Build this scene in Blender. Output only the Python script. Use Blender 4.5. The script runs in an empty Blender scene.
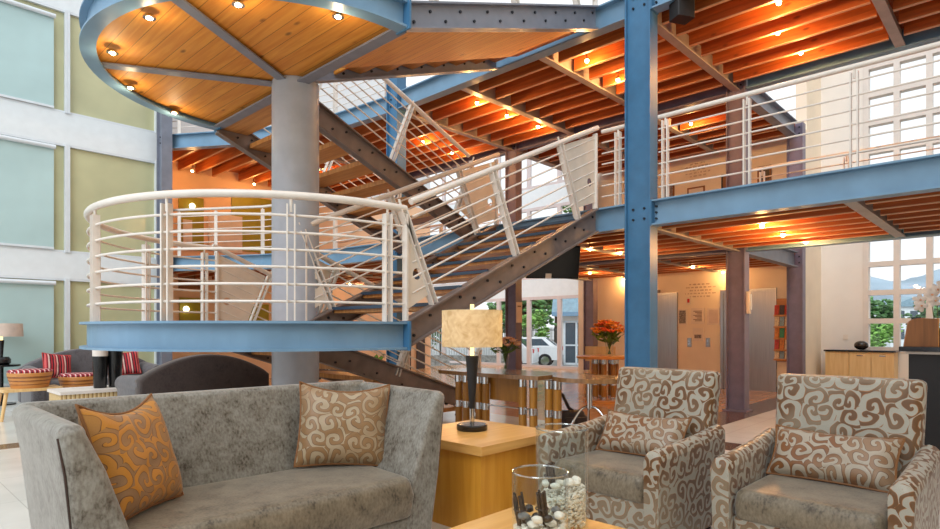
import bpy, bmesh, math, random
from mathutils import Vector, Matrix
from mathutils import noise as mnoise
random.seed(7)
PI = math.pi
SC = bpy.context.scene
COL = SC.collection
H, F, HOR = 1.25, 597.0, 330.0            # eye height, focal length in px, horizon row

# ---------------------------------------------------------------- survey helpers (x = along the glass wall, y = along the lift wall)
def cam(X, Y, z=0.0):                      # metres right of / ahead of the tripod -> world
    return Vector((.687*X + .726*Y, -.726*X + .688*Y, z))
def ray(px, py, Y):
    return cam((px-470)/F*Y, Y, H + (HOR-py)/F*Y)
def atz(px, py, z):
    return ray(px, py, (z-H)*F/(HOR-py))

# ---------------------------------------------------------------- materials
def lin(c):
    return tuple(((v/255)/12.92 if v/255 <= .04045 else ((v/255+.055)/1.055)**2.4) for v in c) + (1.0,)
class NT:
    def __init__(s, name):
        s.m = bpy.data.materials.new(name); s.m.use_nodes = True
        s.t = s.m.node_tree; s.t.nodes.clear()
        s.out = s.t.nodes.new('ShaderNodeOutputMaterial')
    def n(s, typ, inp=None, **kw):
        x = s.t.nodes.new(typ)
        for k, v in kw.items(): setattr(x, k, v)
        for k, v in (inp or {}).items():
            if hasattr(v, 'is_output') or isinstance(v, bpy.types.NodeSocket): s.t.links.new(v, x.inputs[k])
            else: x.inputs[k].default_value = v
        return x
    def link(s, a, b): s.t.links.new(a, b)
    def math(s, op, a, b=0.0, c=0.0):
        return s.n('ShaderNodeMath', {0: a, 1: b, 2: c}, operation=op).outputs[0]
    def ramp(s, fac, stops, interp='LINEAR'):
        r = s.n('ShaderNodeValToRGB', {'Fac': fac}); e = r.color_ramp.elements; r.color_ramp.interpolation = interp
        e[0].position, e[0].color = stops[0]; e[1].position, e[1].color = stops[-1]
        for p, c in stops[1:-1]:
            q = e.new(p); q.color = c
        return r.outputs['Color']
    def mix(s, fac, a, b, mode='MIX'):
        x = s.n('ShaderNodeMix', None, data_type='RGBA', blend_type=mode)
        for sock, v in ((x.inputs[0], fac), (x.inputs[6], a), (x.inputs[7], b)):
            if isinstance(v, bpy.types.NodeSocket): s.t.links.new(v, sock)
            else: sock.default_value = v
        return x.outputs[2]
    def uv(s, scale=(1, 1, 1)):
        tc = s.n('ShaderNodeTexCoord')
        return s.n('ShaderNodeMapping', {'Vector': tc.outputs['UV'], 'Scale': scale}).outputs[0]
    def obj(s, scale=(1, 1, 1)):
        tc = s.n('ShaderNodeTexCoord')
        return s.n('ShaderNodeMapping', {'Vector': tc.outputs['Object'], 'Scale': scale}).outputs[0]
    def principled(s, col, rough=.5, metal=0.0, bump=None, bs=.2, bd=.01, **kw):
        p = s.n('ShaderNodeBsdfPrincipled', {'Roughness': rough, 'Metallic': metal})
        if isinstance(col, bpy.types.NodeSocket): s.link(col, p.inputs['Base Color'])
        else: p.inputs['Base Color'].default_value = col
        for k, v in kw.items(): p.inputs[k.replace('_', ' ')].default_value = v
        if bump is not None:
            b = s.n('ShaderNodeBump', {'Height': bump, 'Strength': bs, 'Distance': bd}); s.link(b.outputs[0], p.inputs['Normal'])
        s.link(p.outputs[0], s.out.inputs[0]); return s.m
def plain(name, c, rough=.5, metal=0.0, var=.06, scale=6, **kw):
    t = NT(name); nz = t.n('ShaderNodeTexNoise', {'Vector': t.obj(), 'Scale': scale, 'Detail': 3.0})
    a = lin(tuple(v*(1-var) for v in c)); b = lin(tuple(min(255, v*(1+var)) for v in c))
    return t.principled(t.ramp(nz.outputs[0], [(.3, a), (.7, b)]), rough, metal, **kw)
def wood(name, dark, light, grain_axis=1, plank=None, rough=.4, knots=True, gdark=.35):
    t = NT(name)
    tc = t.n('ShaderNodeTexCoord'); sp = t.n('ShaderNodeSeparateXYZ', {0: tc.outputs['UV']})
    across, along = (sp.outputs[0], sp.outputs[1]) if grain_axis == 1 else (sp.outputs[1], sp.outputs[0])
    cell = t.math('FLOOR', t.math('DIVIDE', across, plank or .31))
    rnd = t.n('ShaderNodeTexWhiteNoise', {'W': cell}, noise_dimensions='1D').outputs['Value']
    v = t.n('ShaderNodeCombineXYZ', {0: t.math('MULTIPLY', across, 22.0), 1: t.math('ADD', t.math('MULTIPLY', along, 1.6), t.math('MULTIPLY', rnd, 37.0)), 2: rnd}).outputs[0]
    nz = t.n('ShaderNodeTexNoise', {'Vector': v, 'Scale': 1.0, 'Detail': 4.0, 'Distortion': .6}).outputs[0]
    c = t.ramp(nz, [(.3, lin(dark)), (.7, lin(light))])
    if plank:
        c = t.mix(t.math('MULTIPLY', rnd, .35), c, lin(dark))
        fr = t.math('FRACT', t.math('DIVIDE', across, plank))
        edge = t.math('LESS_THAN', fr, .035)
        c = t.mix(t.math('MULTIPLY', edge, .75), c, lin(tuple(x*gdark for x in dark)))
    if knots:
        kv = t.n('ShaderNodeCombineXYZ', {0: t.math('MULTIPLY', across, 5.0), 1: t.math('MULTIPLY', along, 2.2), 2: 0.0}).outputs[0]
        vo = t.n('ShaderNodeTexVoronoi', {'Vector': kv, 'Scale': 1.0}).outputs['Distance']
        c = t.mix(t.ramp(vo, [(.05, (.75,)*3+(1,)), (.13, (0, 0, 0, 1))]), c, lin(tuple(x*.45 for x in dark)))
    return t.principled(c, rough, bump=nz, bs=.06)
def velvet(name, dark, light, rough=.55):
    t = NT(name); o = t.obj()
    n1 = t.n('ShaderNodeTexNoise', {'Vector': o, 'Scale': 9.0, 'Detail': 6.0, 'Roughness': .7}).outputs[0]
    n2 = t.n('ShaderNodeTexNoise', {'Vector': t.obj((2.0, 2.0, 1)), 'Scale': 45.0, 'Detail': 3.0}).outputs[0]
    f = t.math('ADD', t.math('MULTIPLY', n1, .6), t.math('MULTIPLY', n2, .4))
    c = t.ramp(f, [(.36, lin(dark)), (.47, lin(tuple((a*.35+b*.65) for a, b in zip(dark, light)))), (.62, lin(light))])
    return t.principled(c, rough, bump=n2, bs=.12, bd=.004, Sheen_Weight=.35, Sheen_Roughness=.4)
def damask(name, ground, scroll, outline, scale=5.2, rough=.42, gloss=.0):
    t = NT(name); uv = t.uv((scale, scale, 1))
    nz = t.n('ShaderNodeTexNoise', {'Vector': uv, 'Scale': .9, 'Detail': 1.0}, noise_dimensions='2D').outputs['Color']
    w = t.n('ShaderNodeVectorMath', {0: nz, 1: (.5, .5, .5)}, operation='SUBTRACT').outputs[0]
    w = t.n('ShaderNodeVectorMath', {0: w, 'Scale': .55}, operation='SCALE').outputs[0]
    p = t.n('ShaderNodeVectorMath', {0: uv, 1: w}, operation='ADD').outputs[0]
    vo = t.n('ShaderNodeTexVoronoi', {'Vector': p, 'Scale': 1.0, 'Randomness': .75}, voronoi_dimensions='2D')
    d = t.n('ShaderNodeVectorMath', {0: p, 1: vo.outputs['Position']}, operation='SUBTRACT').outputs[0]
    sp = t.n('ShaderNodeSeparateXYZ', {0: d}); r = vo.outputs['Distance']
    cs = t.n('ShaderNodeSeparateColor', {0: vo.outputs['Color']})
    sign = t.math('SUBTRACT', t.math('MULTIPLY', t.math('GREATER_THAN', cs.outputs[0], .5), 2.0), 1.0)
    ang = t.math('MULTIPLY', t.math('ARCTAN2', sp.outputs[1], sp.outputs[0]), sign)
    ph = t.math('ADD', t.math('ADD', ang, t.math('MULTIPLY', r, -13.0)), t.math('MULTIPLY', cs.outputs[1], 6.28))
    s = t.math('ADD', t.math('MULTIPLY', t.math('SINE', ph), .5), .5)
    s = t.math('SUBTRACT', s, t.math('MULTIPLY', t.math('SUBTRACT', r, .28), .75))
    lo = t.n('ShaderNodeTexNoise', {'Vector': t.obj(), 'Scale': 3.2, 'Detail': 1.0}).outputs[0]
    sc_ = t.mix(t.ramp(lo, [(.42, (0, 0, 0, 1)), (.60, (1, 1, 1, 1))]), lin(scroll), lin(tuple(a_*.45+b_*.55 for a_, b_ in zip(scroll, ground))))  # paler scroll patches imitate light reflected off the satin
    f1 = t.ramp(s, [(.36, (0, 0, 0, 1)), (.42, (1, 1, 1, 1))]); f2 = t.ramp(s, [(.48, (0, 0, 0, 1)), (.56, (1, 1, 1, 1))])
    c = t.mix(f2, t.mix(f1, lin(ground), lin(outline)), sc_)
    wv = t.n('ShaderNodeTexNoise', {'Vector': t.uv((260, 260, 1)), 'Scale': 1.0}, noise_dimensions='2D').outputs[0]
    c = t.mix(t.math('MULTIPLY', wv, .25), c, lin(tuple(x*.55 for x in scroll)))
    return t.principled(c, rough, bump=s, bs=.25, bd=.004, Sheen_Weight=.15)
def thin_glass(name, tint=(235, 245, 245), base=.03, edge=.5, power=3.0, rough=.0):
    t = NT(name)
    lw = t.n('ShaderNodeLayerWeight', {'Blend': .5})
    f = t.math('ADD', t.math('MULTIPLY', t.math('POWER', lw.outputs['Facing'], power), edge), base)
    tr = t.n('ShaderNodeBsdfTransparent', {'Color': lin(tint)}); gl = t.n('ShaderNodeBsdfGlossy', {'Color': (1, 1, 1, 1), 'Roughness': rough})
    mx = t.n('ShaderNodeMixShader', {0: f, 1: tr.outputs[0], 2: gl.outputs[0]}); t.link(mx.outputs[0], t.out.inputs[0]); return t.m
def emit(name, c, s):
    t = NT(name); e = t.n('ShaderNodeEmission', {'Color': lin(c), 'Strength': s}); t.link(e.outputs[0], t.out.inputs[0]); return t.m
def striped(name, cols, period):
    t = NT(name); tc = t.n('ShaderNodeTexCoord'); sp = t.n('ShaderNodeSeparateXYZ', {0: tc.outputs['UV']})
    f = t.math('FRACT', t.math('DIVIDE', sp.outputs[0], period)); n = len(cols)
    return t.principled(t.ramp(f, [(i/n, lin(c)) for i, c in enumerate(cols)], 'CONSTANT'), .8)

M = {}
M['steel_blue'] = plain('blue paint on steel', (112, 148, 176), .38, var=.05, scale=3)
M['steel_deep'] = plain('deep blue paint on steel', (62, 112, 150), .38, var=.05)
M['steel_night'] = plain('dark blue tread edge steel', (48, 70, 92), .4)
M['steel_grey'] = plain('blue grey paint on steel', (122, 128, 142), .4, var=.05)
M['steel_dark'] = plain('dark grey paint on stringer steel', (118, 104, 98), .42, var=.1)
M['steel_violet'] = plain('violet grey paint on column steel', (120, 112, 132), .42, var=.06)
M['flange'] = plain('pale grey paint on beam flange', (165, 160, 158), .45, var=.05)
M['drum'] = plain('silver grey paint on round column', (160, 168, 180), .36, var=.03)
M['white_rail'] = plain('white paint on railing steel', (222, 216, 208), .35, var=.03)
M['white_plate'] = plain('white painted plate', (218, 208, 194), .42, var=.03)
M['bolt'] = plain('dark bolt steel', (40, 44, 52), .4, metal=.6)
M['joist'] = wood('orange pine joist', (150, 72, 26), (196, 104, 42), 0, None, .5)
M['strip'] = plain('joist strip with painted daylight', (214, 168, 128), .5, var=.05)  # pale colour stands for daylight caught under the joists
M['deck'] = wood('orange pine decking', (140, 66, 24), (186, 98, 40), 1, .14, .5)
M['soffit'] = wood('honey pine soffit boards', (196, 122, 42), (222, 158, 66), 1, .155, .6, gdark=.4)
M['tread'] = wood('pine stair tread', (170, 112, 58), (206, 150, 88), 1, None, .4)
M['wall'] = plain('cream plaster', (232, 226, 218), .7, var=.015, scale=2)
M['wall_warm'] = plain('warm cream plaster', (240, 226, 204), .7, var=.02, scale=2)
M['wall_pink'] = plain('peach plaster', (234, 196, 160), .7, var=.03, scale=2)
M['wall_white'] = plain('white painted spandrel', (222, 230, 234), .6, var=.015)
M['frame_cream'] = plain('cream window frame paint', (220, 212, 204), .5, var=.02)
M['frame_white'] = plain('white window frame paint', (214, 222, 228), .4, var=.02)
M['frame_pink'] = plain('pale grey entrance frame paint', (206, 196, 196), .45, var=.02)
M['pane_olive'] = plain('olive tinted glazing', (190, 190, 152), .12, var=.05, scale=1.2, Specular_IOR_Level=.4)
M['blind'] = plain('pale blue roller blind cloth', (178, 206, 207), .3, var=.04, scale=1.0, Specular_IOR_Level=.35)
M['glass'] = thin_glass('clear window glass', (252, 253, 253), .012, .2, 4.0)
M['vase_glass'] = thin_glass('clear vase glass', (251, 253, 253), .014, .9, 4.5, .02)
M['vase_rim'] = thin_glass('polished glass rim', (226, 234, 234), .22, .5, 2.0, .05)
M['olive'] = plain('olive yellow panel paint', (150, 140, 30), .5, var=.05)
M['panel_pale'] = plain('pale perforated panel', (216, 200, 190), .5, var=.03)
M['inox'] = None
t = NT('brushed lift steel')
nz = t.n('ShaderNodeTexNoise', {'Vector': t.obj((1, 40, .6)), 'Scale': 3.0, 'Detail': 3.0}).outputs[0]
M['inox'] = t.principled(t.ramp(nz, [(.3, lin((160, 158, 158))), (.7, lin((178, 176, 174)))]), .3, .85)
M['chrome'] = plain('chrome', (205, 205, 205), .15, metal=1.0, var=.02)
M['black'] = plain('black lacquer', (18, 20, 22), .25, var=.1)
M['black_matt'] = plain('matt black', (24, 22, 24), .6, var=.1)
M['granite'] = plain('black granite', (22, 22, 26), .12, var=.5, scale=120)
M['ply'] = wood('honey plywood', (208, 152, 78), (226, 176, 104), 0, None, .3, False)
M['ply_front'] = wood('amber plywood side', (206, 140, 44), (220, 158, 60), 1, None, .3, False)
M['beech'] = wood('pale beech veneer', (216, 176, 118), (232, 198, 142), 1, None, .4, False)
M['oak'] = wood('orange oak top', (196, 124, 50), (220, 152, 74), 0, None, .3, False)
M['table_wood'] = wood('brown polished table top', (120, 84, 50), (156, 116, 76), 1, None, .18, False)
M['leg_wood'] = wood('golden wood leg', (146, 96, 30), (178, 122, 46), 1, None, .35, False)
M['carved'] = wood('brown carved wood', (112, 66, 28), (148, 92, 44), 1, None, .45, False)
M['velvet'] = velvet('blue grey crushed velvet', (64, 54, 42), (146, 144, 136), .45)
M['velvet_seat'] = velvet('taupe grey seat velvet', (70, 60, 46), (134, 122, 102), .4)
M['sofa_dark'] = velvet('charcoal sofa cloth', (66, 64, 68), (98, 96, 100), .7)
M['sofa_brown'] = velvet('dark brown sofa cloth', (46, 36, 34), (66, 54, 50), .8)
M['damask'] = damask('silver and brown scroll damask', (170, 166, 152), (104, 68, 32), (156, 98, 44), 9.5)
M['damask_cushion'] = damask('copper scroll damask', (172, 160, 142), (126, 78, 36), (92, 58, 32), 11.0)
M['damask_gold'] = damask('gold scroll damask', (196, 130, 34), (150, 112, 74), (96, 56, 22), 9.5)
M['damask_taupe'] = damask('taupe scroll damask', (142, 106, 66), (172, 154, 126), (92, 62, 36), 10.0)
M['piping'] = plain('brown piping cord', (128, 84, 44), .6)
M['stripe'] = striped('red striped cloth', [(168, 30, 44), (60, 24, 34), (210, 90, 90), (140, 24, 36), (214, 180, 170), (90, 20, 34)], .12)
M['zig'] = striped('red patterned seat cloth', [(178, 36, 52), (226, 200, 196), (150, 26, 40), (90, 22, 40)], .06)
M['wicker'] = striped('ribbed cream wicker', [(226, 204, 158), (206, 178, 126), (160, 128, 82)], .05)
M['bucket'] = wood('amber bentwood', (184, 120, 58), (206, 146, 82), 0, None, .4, False)
M['leaf'] = plain('green leaf', (84, 112, 40), .5, var=.35, scale=14)
M['leaf_dark'] = plain('dark green leaf', (80, 118, 70), .6, var=.4, scale=4)
M['leaf_light'] = plain('light green leaf', (122, 164, 84), .6, var=.3, scale=4)
M['petal_orange'] = plain('orange petal', (236, 130, 36), .6, var=.25, scale=20)
M['petal_red'] = plain('rust red petal', (206, 84, 36), .6, var=.25, scale=20)
M['petal_pink'] = plain('salmon petal', (232, 164, 128), .6, var=.2, scale=20)
M['petal_white'] = plain('white orchid petal', (244, 232, 222), .5, var=.03)
M['stem'] = plain('green stem', (80, 100, 50), .5)
M['shade'] = None
t = NT('parchment lampshade')
nz = t.n('ShaderNodeTexNoise', {'Vector': t.obj(), 'Scale': 16.0, 'Detail': 6.0, 'Distortion': 1.2}).outputs[0]
c = t.ramp(nz, [(.3, lin((214, 192, 150))), (.65, lin((240, 226, 196)))])
d1 = t.n('ShaderNodeBsdfDiffuse', {'Color': c}); d2 = t.n('ShaderNodeBsdfTranslucent', {'Color': c})
mx = t.n('ShaderNodeMixShader', {0: .45, 1: d1.outputs[0], 2: d2.outputs[0]}); t.link(mx.outputs[0], t.out.inputs[0]); M['shade'] = t.m
M['shade_taupe'] = plain('taupe lampshade cloth', (214, 198, 186), .8)
M['bulb'] = emit('warm bulb', (255, 226, 160), 30)
M['bulb_soft'] = emit('candle lamp tube', (255, 226, 150), 2.2)
M['globe'] = emit('wall lamp globe', (255, 236, 190), 4)
M['screen'] = plain('black screen', (14, 12, 14), .2)
M['stone_white'] = plain('white pebble', (236, 230, 216), .6, var=.05, scale=30)
M['stone_grey'] = plain('grey pebble', (112, 112, 110), .5, var=.2, scale=30)
M['stone_dark'] = plain('dark polished stone', (48, 40, 34), .2, var=.2)
M['twig'] = plain('dark twig bark', (66, 50, 38), .8, var=.3, scale=60)
M['paper'] = plain('white paper', (232, 220, 206), .7, var=.02)
M['paper_grey'] = plain('grey photo print', (120, 112, 108), .6, var=.5, scale=40)
M['ink'] = plain('grey ink', (132, 112, 100), .7)
M['ink_pale'] = plain('pale brown lettering paint', (188, 164, 142), .7)
M['red'] = plain('red enamel', (196, 30, 26), .4)
M['bag'] = plain('dark brown leather', (52, 34, 28), .4, var=.15)
M['car'] = plain('white car paint', (232, 236, 240), .2, var=.01)
M['car_glass'] = plain('dark car glass', (70, 84, 96), .1)
M['tyre'] = plain('tyre rubber', (30, 30, 32), .7)
M['asphalt'] = plain('pale asphalt', (150, 150, 148), .8, var=.08)
M['grass'] = plain('grass', (112, 140, 72), .8, var=.2, scale=20)
M['roof_blue'] = plain('blue grey roof sheet', (126, 156, 172), .5)
M['fence'] = plain('dark fence paint', (52, 58, 58), .6)
M['fence_pale'] = plain('pale fence paint', (196, 204, 206), .6)
M['stonewall'] = plain('grey garden stone', (128, 130, 128), .8, var=.25, scale=12)
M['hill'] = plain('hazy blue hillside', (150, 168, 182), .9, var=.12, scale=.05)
M['skirting'] = plain('dark skirting', (74, 54, 42), .5)
for i, c in enumerate([(176, 50, 40), (40, 130, 92), (214, 190, 160), (70, 60, 70), (196, 120, 50), (120, 150, 170)]):
    M['cover%d' % i] = plain('brochure cover %d' % i, c, .4, var=.25, scale=60)
# floor: pale tiles with brown bands on the column lines, honey wood beyond the blue column
t = NT('polished lobby tile')
tc = t.n('ShaderNodeTexCoord'); sp = t.n('ShaderNodeSeparateXYZ', {0: tc.outputs['Object']}); X, Y = sp.outputs[0], sp.outputs[1]
def band(s, a, b): return t.math('MULTIPLY', t.math('GREATER_THAN', s, a), t.math('LESS_THAN', s, b))
nz = t.n('ShaderNodeTexNoise', {'Vector': tc.outputs['Object'], 'Scale': 1.4, 'Detail': 5.0}).outputs[0]
tile = t.ramp(nz, [(.3, lin((208, 204, 196))), (.7, lin((230, 226, 218)))])
gx = t.math('LESS_THAN', t.math('FRACT', t.math('DIVIDE', X, .9)), .008); gy = t.math('LESS_THAN', t.math('FRACT', t.math('DIVIDE', Y, .9)), .008)
tile = t.mix(t.math('MULTIPLY', t.math('MAXIMUM', gx, gy), .4), tile, lin((150, 144, 136)))
wn = t.n('ShaderNodeTexNoise', {'Vector': t.obj((1.0, 14, 1)), 'Scale': 1.6, 'Detail': 4.0}).outputs[0]
woodc = t.ramp(wn, [(.3, lin((186, 128, 76))), (.7, lin((212, 158, 102)))])
wz = t.math('MULTIPLY', t.math('GREATER_THAN', X, 6.7), t.math('GREATER_THAN', Y, 3.5))
c = t.mix(wz, tile, woodc)
bm_ = t.math('MAXIMUM', t.math('MAXIMUM', band(Y, 2.98, 3.5), band(Y, 7.85, 8.2)), t.math('MULTIPLY', band(X, 6.35, 6.8), t.math('LESS_THAN', Y, 3.4)))
c = t.mix(bm_, c, lin((98, 70, 52)))
M['floor'] = t.principled(c, .16)

# ---------------------------------------------------------------- mesh builder
class MB:
    def __init__(s): s.v, s.f, s.uvs, s.sm, s.M = [], [], [], [], Matrix.Identity(4)
    def add(s, vs, fs, smooth=False, uvs=None):
        b = len(s.v); s.v += [s.M @ Vector(v) for v in vs]
        for k, f in enumerate(fs):
            s.f.append([b+i for i in f]); s.sm.append(smooth); s.uvs.append(uvs[k] if uvs else None)
        return s
    def box(s, c, d, rz=0.0, rm=None):
        R = rm if rm is not None else Matrix.Rotation(rz, 3, 'Z')
        vs = [Vector(c) + R @ Vector((x*d[0]/2, y*d[1]/2, z*d[2]/2)) for x in (-1, 1) for y in (-1, 1) for z in (-1, 1)]
        return s.add(vs, [(0, 1, 3, 2), (4, 6, 7, 5), (0, 4, 5, 1), (2, 3, 7, 6), (0, 2, 6, 4), (1, 5, 7, 3)])
    def b2(s, x0, x1, y0, y1, z0, z1): return s.box(((x0+x1)/2, (y0+y1)/2, (z0+z1)/2), (abs(x1-x0), abs(y1-y0), abs(z1-z0)))
    def prism(s, pts, d):                      # polygon of 3D points pushed along d
        n = len(pts); d = Vector(d); vs = [Vector(p) for p in pts] + [Vector(p)+d for p in pts]
        return s.add(vs, [tuple(range(n))[::-1], tuple(range(n, 2*n))] + [(i, (i+1) % n, n+(i+1) % n, n+i) for i in range(n)])
    def ring(s, rings, caps=True, smooth=True, closed=False):
        n = len(rings[0]); vs = [p for r in rings for p in r]; fs = []
        m = len(rings)
        for a in range(m if closed else m-1):
            b = (a+1) % m
            for i in range(n): fs.append((a*n+i, a*n+(i+1) % n, b*n+(i+1) % n, b*n+i))
        if caps and not closed: fs += [tuple(range(n))[::-1], tuple(range((m-1)*n, m*n))]
        return s.add(vs, fs, smooth)
    def tube(s, path, r, n=8, closed=False, rs=None):
        P = [Vector(p) for p in path]; rings = []; prev = None
        for i, p in enumerate(P):
            a = P[i-1] if (i > 0 or closed) else p; b = P[(i+1) % len(P)] if (i < len(P)-1 or closed) else p
            t_ = (b-a).normalized()
            if prev is None: x = t_.orthogonal().normalized()
            else: x = (prev - t_*prev.dot(t_)).normalized()
            prev = x; y = t_.cross(x); q = rs[i] if rs else r
            rings.append([p + (x*math.cos(2*PI*k/n) + y*math.sin(2*PI*k/n))*q for k in range(n)])
        return s.ring(rings, True, True, closed)
    def cyl(s, a, b, r, n=16, r2=None): return s.tube([a, b], r, n, rs=[r, r if r2 is None else r2])
    def lathe(s, prof, c=(0, 0, 0), n=32, sx=1, sy=1):
        c = Vector(c)
        return s.ring([[c + Vector((r*sx*math.cos(2*PI*k/n), r*sy*math.sin(2*PI*k/n), z)) for k in range(n)] for r, z in prof])
    def sweep(s, sec, path, closed=False):     # sec [(sideways, up)], path horizontal-ish points
        P = [Vector(p) for p in path]; rings = []
        for i, p in enumerate(P):
            a = P[i-1] if (i > 0 or closed) else p; b = P[(i+1) % len(P)] if (i < len(P)-1 or closed) else p
            t_ = (b-a); t_.z = 0; t_.normalize(); sd = Vector((t_.y, -t_.x, 0))
            rings.append([p + sd*q + Vector((0, 0, z)) for q, z in sec])
        return s.ring(rings, True, False, closed)
    def ibeam(s, path, h, w, tf=.018, tw=.012): # path at the top of the beam
        for sec in ([(-w/2, 0), (w/2, 0), (w/2, -tf), (-w/2, -tf)], [(-tw/2, -tf), (tw/2, -tf), (tw/2, -h+tf), (-tw/2, -h+tf)], [(-w/2, -h+tf), (w/2, -h+tf), (w/2, -h), (-w/2, -h)]):
            s.sweep(sec, path)
        return s
    def loft(s, secs, nc=5):                   # rounded rectangles (z,x0,x1,y0,y1,r)
        rings = []
        for z, x0, x1, y0, y1, r in secs:
            r = max(.0005, min(r, abs(x1-x0)/2, abs(y1-y0)/2)); R = []
            for cx, cy, a0 in ((x1-r, y1-r, 0), (x0+r, y1-r, 90), (x0+r, y0+r, 180), (x1-r, y0+r, 270)):
                for k in range(nc+1):
                    a = math.radians(a0+90*k/nc); R.append(Vector((cx+r*math.cos(a), cy+r*math.sin(a), z)))
            rings.append(R)
        return s.ring(rings)
    def soft(s, secs, top=.03, bot=.0, nc=5):  # loft with rounded top/bottom
        out = []; a = secs[0]; b = secs[-1]; K = 5
        def ins(q, z, i): return (z, q[1]+i, q[2]-i, q[3]+i, q[4]-i, max(q[5]-i*.5, .002))
        if bot:
            for k in range(K+1): an = PI/2*k/K; out.append(ins(a, a[0]+bot*(1-math.cos(an)), bot*(1-math.sin(an))))
        else: out.append(a)
        out += secs[1:-1]
        if top:
            for k in range(K+1): an = PI/2*k/K; out.append(ins(b, b[0]-top+top*math.sin(an), top*(1-math.cos(an))))
        else: out.append(b)
        return s.loft(out, nc)
    def ico(s, c, r, sub=1, sc=(1, 1, 1), rough=0.0, rot=None):
        bm = bmesh.new(); bmesh.ops.create_icosphere(bm, subdivisions=sub, radius=1.0); c = Vector(c); sd = Vector((random.random()*50,)*3)
        vs = []
        for v in bm.verts:
            q = v.co*(1+rough*mnoise.noise(v.co*1.7+sd)); q = Vector((q.x*sc[0], q.y*sc[1], q.z*sc[2]))*r
            if rot is not None: q = rot @ q
            vs.append(c+q)
        s.add(vs, [[v.index for v in f.verts] for f in bm.faces], True); bm.free(); return s
    def build(s, name, mat, parent=None, origin=None, sharp=40):
        me = bpy.data.meshes.new(name); o_ = Vector(origin) if origin is not None else Vector((0, 0, 0))
        me.from_pydata([tuple(v-o_) for v in s.v], [], s.f); me.update()
        uvl = me.uv_layers.new(name='UVMap')
        for p in me.polygons:
            q = s.uvs[p.index]; n = p.normal; ax = max(range(3), key=lambda k: abs(n[k]))
            for j, li in enumerate(p.loop_indices):
                if q: uvl.data[li].uv = q[j]
                else:
                    v = s.v[me.loops[li].vertex_index]
                    uvl.data[li].uv = ((v.y, v.z) if ax == 0 else (v.x, v.z) if ax == 1 else (v.x, v.y))
            p.use_smooth = s.sm[p.index]
        bm = bmesh.new(); bm.from_mesh(me); bmesh.ops.recalc_face_normals(bm, faces=bm.faces); bm.to_mesh(me); bm.free()
        if any(s.sm): me.set_sharp_from_angle(angle=math.radians(sharp))
        me.materials.append(mat)
        o = bpy.data.objects.new(name, me); COL.objects.link(o)
        if parent: o.parent = parent
        elif origin is not None: o.location = o_
        return o

def tag(o, label, cat, group=None):
    o['label'] = label; o['category'] = cat
    if group: o['group'] = group
    return o
def thing(name, label, cat, loc=(0, 0, 0), rz=0.0, group=None):
    o = bpy.data.objects.new(name, None); COL.objects.link(o); o.location = loc; o.rotation_euler = (0, 0, rz); o.empty_display_size = .1
    return tag(o, label, cat, group)
def struct(o, label=None, cat=None):
    o['kind'] = 'structure'
    if label: o['label'] = label; o['category'] = cat
    return o
def copy_thing(o, loc, rz, label):
    def cp(x, par):
        c = x.copy(); COL.objects.link(c)
        if par: c.parent = par
        for ch in x.children: cp(ch, c)
        return c
    r = cp(o, None); r.location = loc; r.rotation_euler = (0, 0, rz); r['label'] = label
    return r
def part(mb, name, mat, th, label=None):       # mb in world coordinates, thing unrotated
    o = mb.build(name, M[mat], th, origin=th.location)
    if label: o['label'] = label
    return o

# ================================================================= SETTING
Z1, Z2, ZL, ZU = 2.74, 5.22, 1.32, 4.05        # first floor, second floor, lower and upper landing
U0, U1, U2, VA, VB = 6.46, 9.58, 12.70, 3.36, 7.84
struct(MB().b2(-4, 16, -5, 15, -.1, 0).build('floor', M['floor']), 'polished pale tile lobby floor with brown bands', 'floor')
# left glazed wall (y = 13)
VL = 13.0
w = MB()
for z0, z1 in ((0, .25), (2.2, 2.68), (4.68, 5.25), (7.15, 8.2)): w.b2(-4, 4.45, VL, VL+.2, z0, z1)
struct(w.build('wall_left', M['wall_white']), 'white spandrel bands between the glazing of the left wall', 'wall')
xs = [-1.8, -.24, 1.33, 2.89, 4.45]; k = 0
for z0, z1 in ((.25, 2.2), (2.68, 4.68), (5.25, 7.15)):
    for a, b in zip(xs, xs[1:]):
        k += 1; o = bpy.data.objects.new('window_%d' % k, None); COL.objects.link(o); o.location = ((a+b)/2, VL, z0); struct(o, 'olive tinted window of the left wall', 'window')
        f = MB(); f.b2(a+.001, a+.04, VL-.03, VL+.1, z0, z1).b2(b-.04, b-.001, VL-.03, VL+.1, z0, z1).b2(a+.04, b-.04, VL, VL+.1, z1-.04, z1-.001).b2(a+.04, b-.04, VL, VL+.1, z0+.001, z0+.04)
        f.build('window_frame', M['frame_white'], o, o.location)
        MB().b2(a+.04, b-.04, VL+.06, VL+.08, z0+.04, z1-.04).build('pane', M['pane_olive'], o, o.location)
lv = {0: 'ground', 1: 'first', 2: 'second'}
for i, (z0, z1) in enumerate(((.3, 2.14), (2.74, 4.62), (5.31, 7.0))):
    for j, (a, b) in enumerate(((1.40, 2.68), (-.16, 1.16))):
        th = thing('roller_blind', 'pale blue roller blind drawn down over the %s %s window of the left wall' % (lv[i], 'right-hand' if j == 0 else 'left-hand'), 'blind', ((a+b)/2, VL-.03, z0), 0, 'roller blinds on the left wall')
        part(MB().b2(a, b, VL-.012, VL-.004, z0, z1-.06), 'blind_cloth', 'blind', th)
        part(MB().cyl((a-.02, VL-.045, z1-.04), (b+.02, VL-.045, z1-.04), .04, 14), 'roller_tube', 'frame_white', th)
        part(MB().b2(a, b, VL-.03, VL-.012, z0-.02, z0+.02), 'bottom_bar', 'frame_white', th)
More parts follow.
